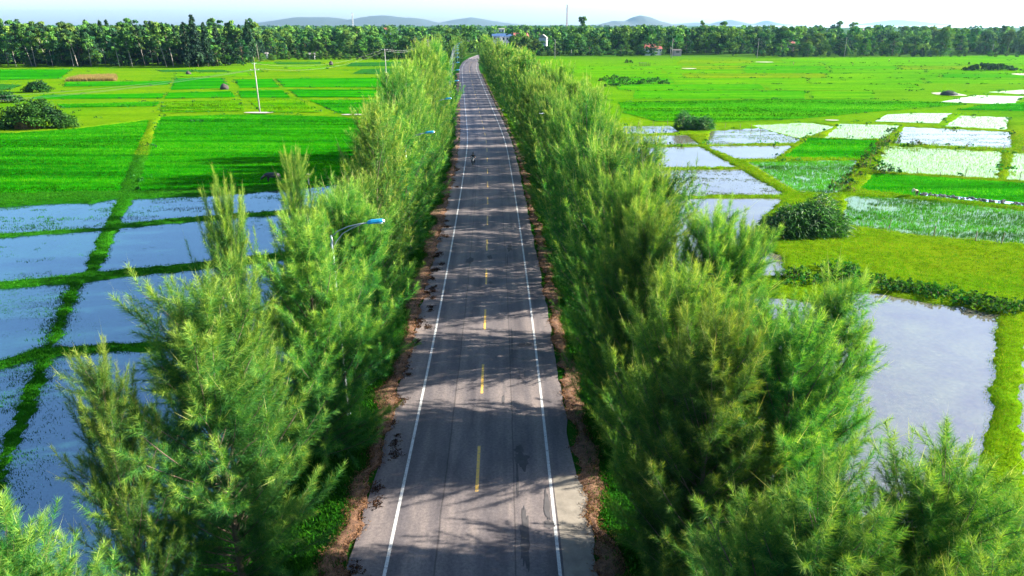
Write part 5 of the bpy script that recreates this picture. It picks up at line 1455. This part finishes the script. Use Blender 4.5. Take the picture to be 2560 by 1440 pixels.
# ------------------------------------------------------------------ houses
def house(px, pbase, Y, w, d, h, roof_h, roof, wall, label, rz=0.0, wins=3, shed=False):
    x, _, z = A(px, pbase, Y)
    root = empty('house', (x, Y, z), rz); tag(root, label, 'house')
    MB().box((0, 0, h / 2 - 1.5), (w, d, h + 3)).build('wall', M[wall], root)
    rf = MB(); ov = .5
    if shed: rf.add([(-w/2-ov, -d/2-ov, h-.1), (w/2+ov, -d/2-ov, h-.1), (w/2+ov, d/2+ov, h+roof_h), (-w/2-ov, d/2+ov, h+roof_h), (-w/2-ov, -d/2-ov, h+.05), (w/2+ov, -d/2-ov, h+.05), (w/2+ov, d/2+ov, h+roof_h+.15), (-w/2-ov, d/2+ov, h+roof_h+.15)],
                    [(3, 2, 1, 0), (4, 5, 6, 7), (0, 1, 5, 4), (1, 2, 6, 5), (2, 3, 7, 6), (3, 0, 4, 7)])
    else: rf.add([(-w/2-ov, -d/2-ov, h-.15), (w/2+ov, -d/2-ov, h-.15), (w/2+ov, d/2+ov, h-.15), (-w/2-ov, d/2+ov, h-.15), (-w/2-ov, 0, h+roof_h), (w/2+ov, 0, h+roof_h)],
                 [(3, 2, 1, 0), (0, 1, 5, 4), (2, 3, 4, 5), (1, 2, 5), (3, 0, 4)])
    rf.build('roof', M[roof], root)
    for k in range(wins):
        wx = (k - (wins - 1) / 2) * w / max(wins, 1)
        wd = MB().box((wx, -d / 2 - .03, h * .55), (w / wins * .45, .08, h * .42)).build('window', M['glass'], root)
        MB().box((wx, -d / 2 - .09, h * .55 - h * .23), (w / wins * .55, .16, .10)).build('sill', M[wall], wd)
    return root
house(1262, 104, 620, 13, 9, 4.2, 2.2, 'roofblue', 'wallw', 'white house with a dark blue roof at the end of the road', .15, 4)
house(1240, 104, 612, 6, 8, 4.4, 1.6, 'roofblue', 'wallw', 'small white annexe left of the blue roofed house', .15, 2)
house(1246, 84, 900, 14, 9, 5, .8, 'roofgrey', 'wallw', 'flat grey and white building behind the blue roofed house', 0, 4, True)
house(1305, 106, 640, 9, 8, 4.5, 3.2, 'roofred', 'wallp', 'red tiled house right of the blue roofed house', -.4, 2)
house(1284, 100, 660, 5, 6, 4, 2.0, 'roofred', 'wallw', 'small red roofed house hidden between pole and trees', .3, 2)
house(1358, 105, 600, 4.5, 6, 3.4, 2.4, 'roofgrey', 'wallw', 'white gabled house among dark trees right of the road', 1.3, 2)
house(1622, 131, 548, 8.5, 6, 3.2, 2.8, 'roofred', 'wallw', 'red roofed farmhouse at the foot of the right belt', .12, 3)
house(1644, 130, 552, 4.5, 5, 2.4, 1.6, 'roofred', 'wallw', 'low red roofed wing right of the farmhouse', .12, 2)
house(1692, 134, 540, 5.5, 4, 2.2, .7, 'net', 'wallp', 'small grey roofed shed beside the tall pale pole', .1, 1, True)
house(1976, 118, 560, 3.5, 4, 3.0, 1.5, 'roofred', 'wallp', 'tiny pinkish hut half hidden behind the right belt', .3, 1)
house(2165, 86, 820, 11, 7, 4, 2, 'roofgrey', 'wallw', 'pale roofed house among the trees far right', .2, 3)
house(2196, 84, 840, 9, 7, 4, 2.4, 'roofred', 'wallp', 'dull red roofed house among the trees far right', .1, 3)
house(970, 86, 800, 7, 6, 4, 2.6, 'roofred', 'wallw', 'red roofed house rising above the belt left of the road', .2, 2)
house(890, 94, 640, 4.5, 5, 4.5, 3, 'roofred', 'wallw', 'red and white gable among trees of the left belt', 1.2, 1)
house(780, 142, 486, 3.6, 3, 1.6, .9, 'roofgrey', 'wallw', 'small pale tomb house at the foot of the left belt', .1, 1)
house(667, 141, 492, 1.2, 2, 1.8, .9, 'roofgrey', 'wallw', 'narrow white shrine at the foot of the left belt', 0, 1)
# ramshackle grey pen in the far right field
x, y, _ = P(1611, 167, -.95); root = empty('animal_pen', (x, y, -.95), .1); tag(root, 'ramshackle grey animal pen in the far right field', 'pen')
for k in range(7): MB().tube([(-3 + k, 0, -.2), (-3 + k + random.uniform(-.1, .1), 0, 2.0 + random.uniform(-.3, .5))], .07, 5).build('post', M['net'], root)
for z in (.6, 1.3): MB().box((0, .04, z), (6.2, .06, .14)).build('rail', M['net'], root)
MB().box((-.8, 1.1, 1.95), (4.2, 2.4, .12)).build('roof', M['net'], root)
for px in (1567, 1577): bush('field_shrub', px, 158, 2.2, 1.8, 1.6, 'dark rounded bush, %s of a pair left of the animal pen' % ('left' if px < 1570 else 'right'), DRK, 40, .35, px, n=4)

# ------------------------------------------------------------------ radio masts
def mast(px, ptop, Y, wid, label):
    x, _, zt = A(px, ptop, Y); root = empty('radio_mast', (x, Y, -1)); tag(root, label, 'mast')
    H = zt + 1
    legs = []
    for k in range(3):
        a = k * 2.094
        legs.append([(math.cos(a) * wid, math.sin(a) * wid, 0), (math.cos(a) * wid * .45, math.sin(a) * wid * .45, H)])
        MB().tube(legs[-1], .42, 5).build('leg', M['steel'], root)
    n = 14; br = MB()
    for i in range(n):
        for k in range(3):
            a0, a1 = Vector(legs[k][0]).lerp(Vector(legs[k][1]), i / n), Vector(legs[(k + 1) % 3][0]).lerp(Vector(legs[(k + 1) % 3][1]), (i + 1) / n)
            br.tube([tuple(a0), tuple(a1)], .2, 4)
    br.build('bracing', M['mastred'] if px > 1000 else M['steel'], root)
    for k in range(3): MB().box((math.cos(k * 2.1) * wid * .8, math.sin(k * 2.1) * wid * .8, H - 2.2), (.5, .5, 2.6)).build('antenna', M['bodywhite'], root)
    MB().tube([(0, 0, H - .5), (0, 0, H + 3)], .08, 5).build('spike', M['steel'], root)
mast(1418, 12, 1150, 1.5, 'tall lattice radio mast right of the road')
mast(880, 32, 1100, 1.2, 'shorter radio mast in front of the blue hills')

# white bird gliding past the right-hand trees, white marker stone at the bend of the verge
bx = Vector(A(1354, 284, 70)); root = empty('egret', bx, .5); root.scale = (.6, .6, .6); tag(root, 'white bird gliding past the right roadside trees', 'bird')
MB().tube([(0, -.34, .02), (0, -.2, .03), (0, 0, 0), (0, .2, 0), (0, .34, .01)], [.01, .03, .07, .055, .01], 8).build('body', M['bodywhite'], root, True)
for s in (-1, 1):
    q = MB(); q.add([(s * .05, -.09, .03), (s * .28, -.12, .10), (s * .55, -.02, .04), (s * .28, .08, .09), (s * .05, .10, .02), (s * .05, -.09, .015), (s * .28, -.12, .085), (s * .55, -.02, .03), (s * .28, .08, .075), (s * .05, .10, .005)],
                     [(0, 1, 2, 3, 4), (9, 8, 7, 6, 5), (0, 5, 6, 1), (1, 6, 7, 2), (2, 7, 8, 3), (3, 8, 9, 4), (4, 9, 5, 0)]); q.build('wing', M['bodywhite'], root)
x, y, _ = P(1258, 278); root = empty('marker_stone', (x, y, -.05)); tag(root, 'white marker stone on the right verge', 'marker stone')
MB().box((0, 0, .28), (.5, .3, .56), 0, .9).build('stone', M['bodywhite'], root); MB().box((0, 0, .03), (.7, .5, .10)).build('plinth', M['concrete'], root)
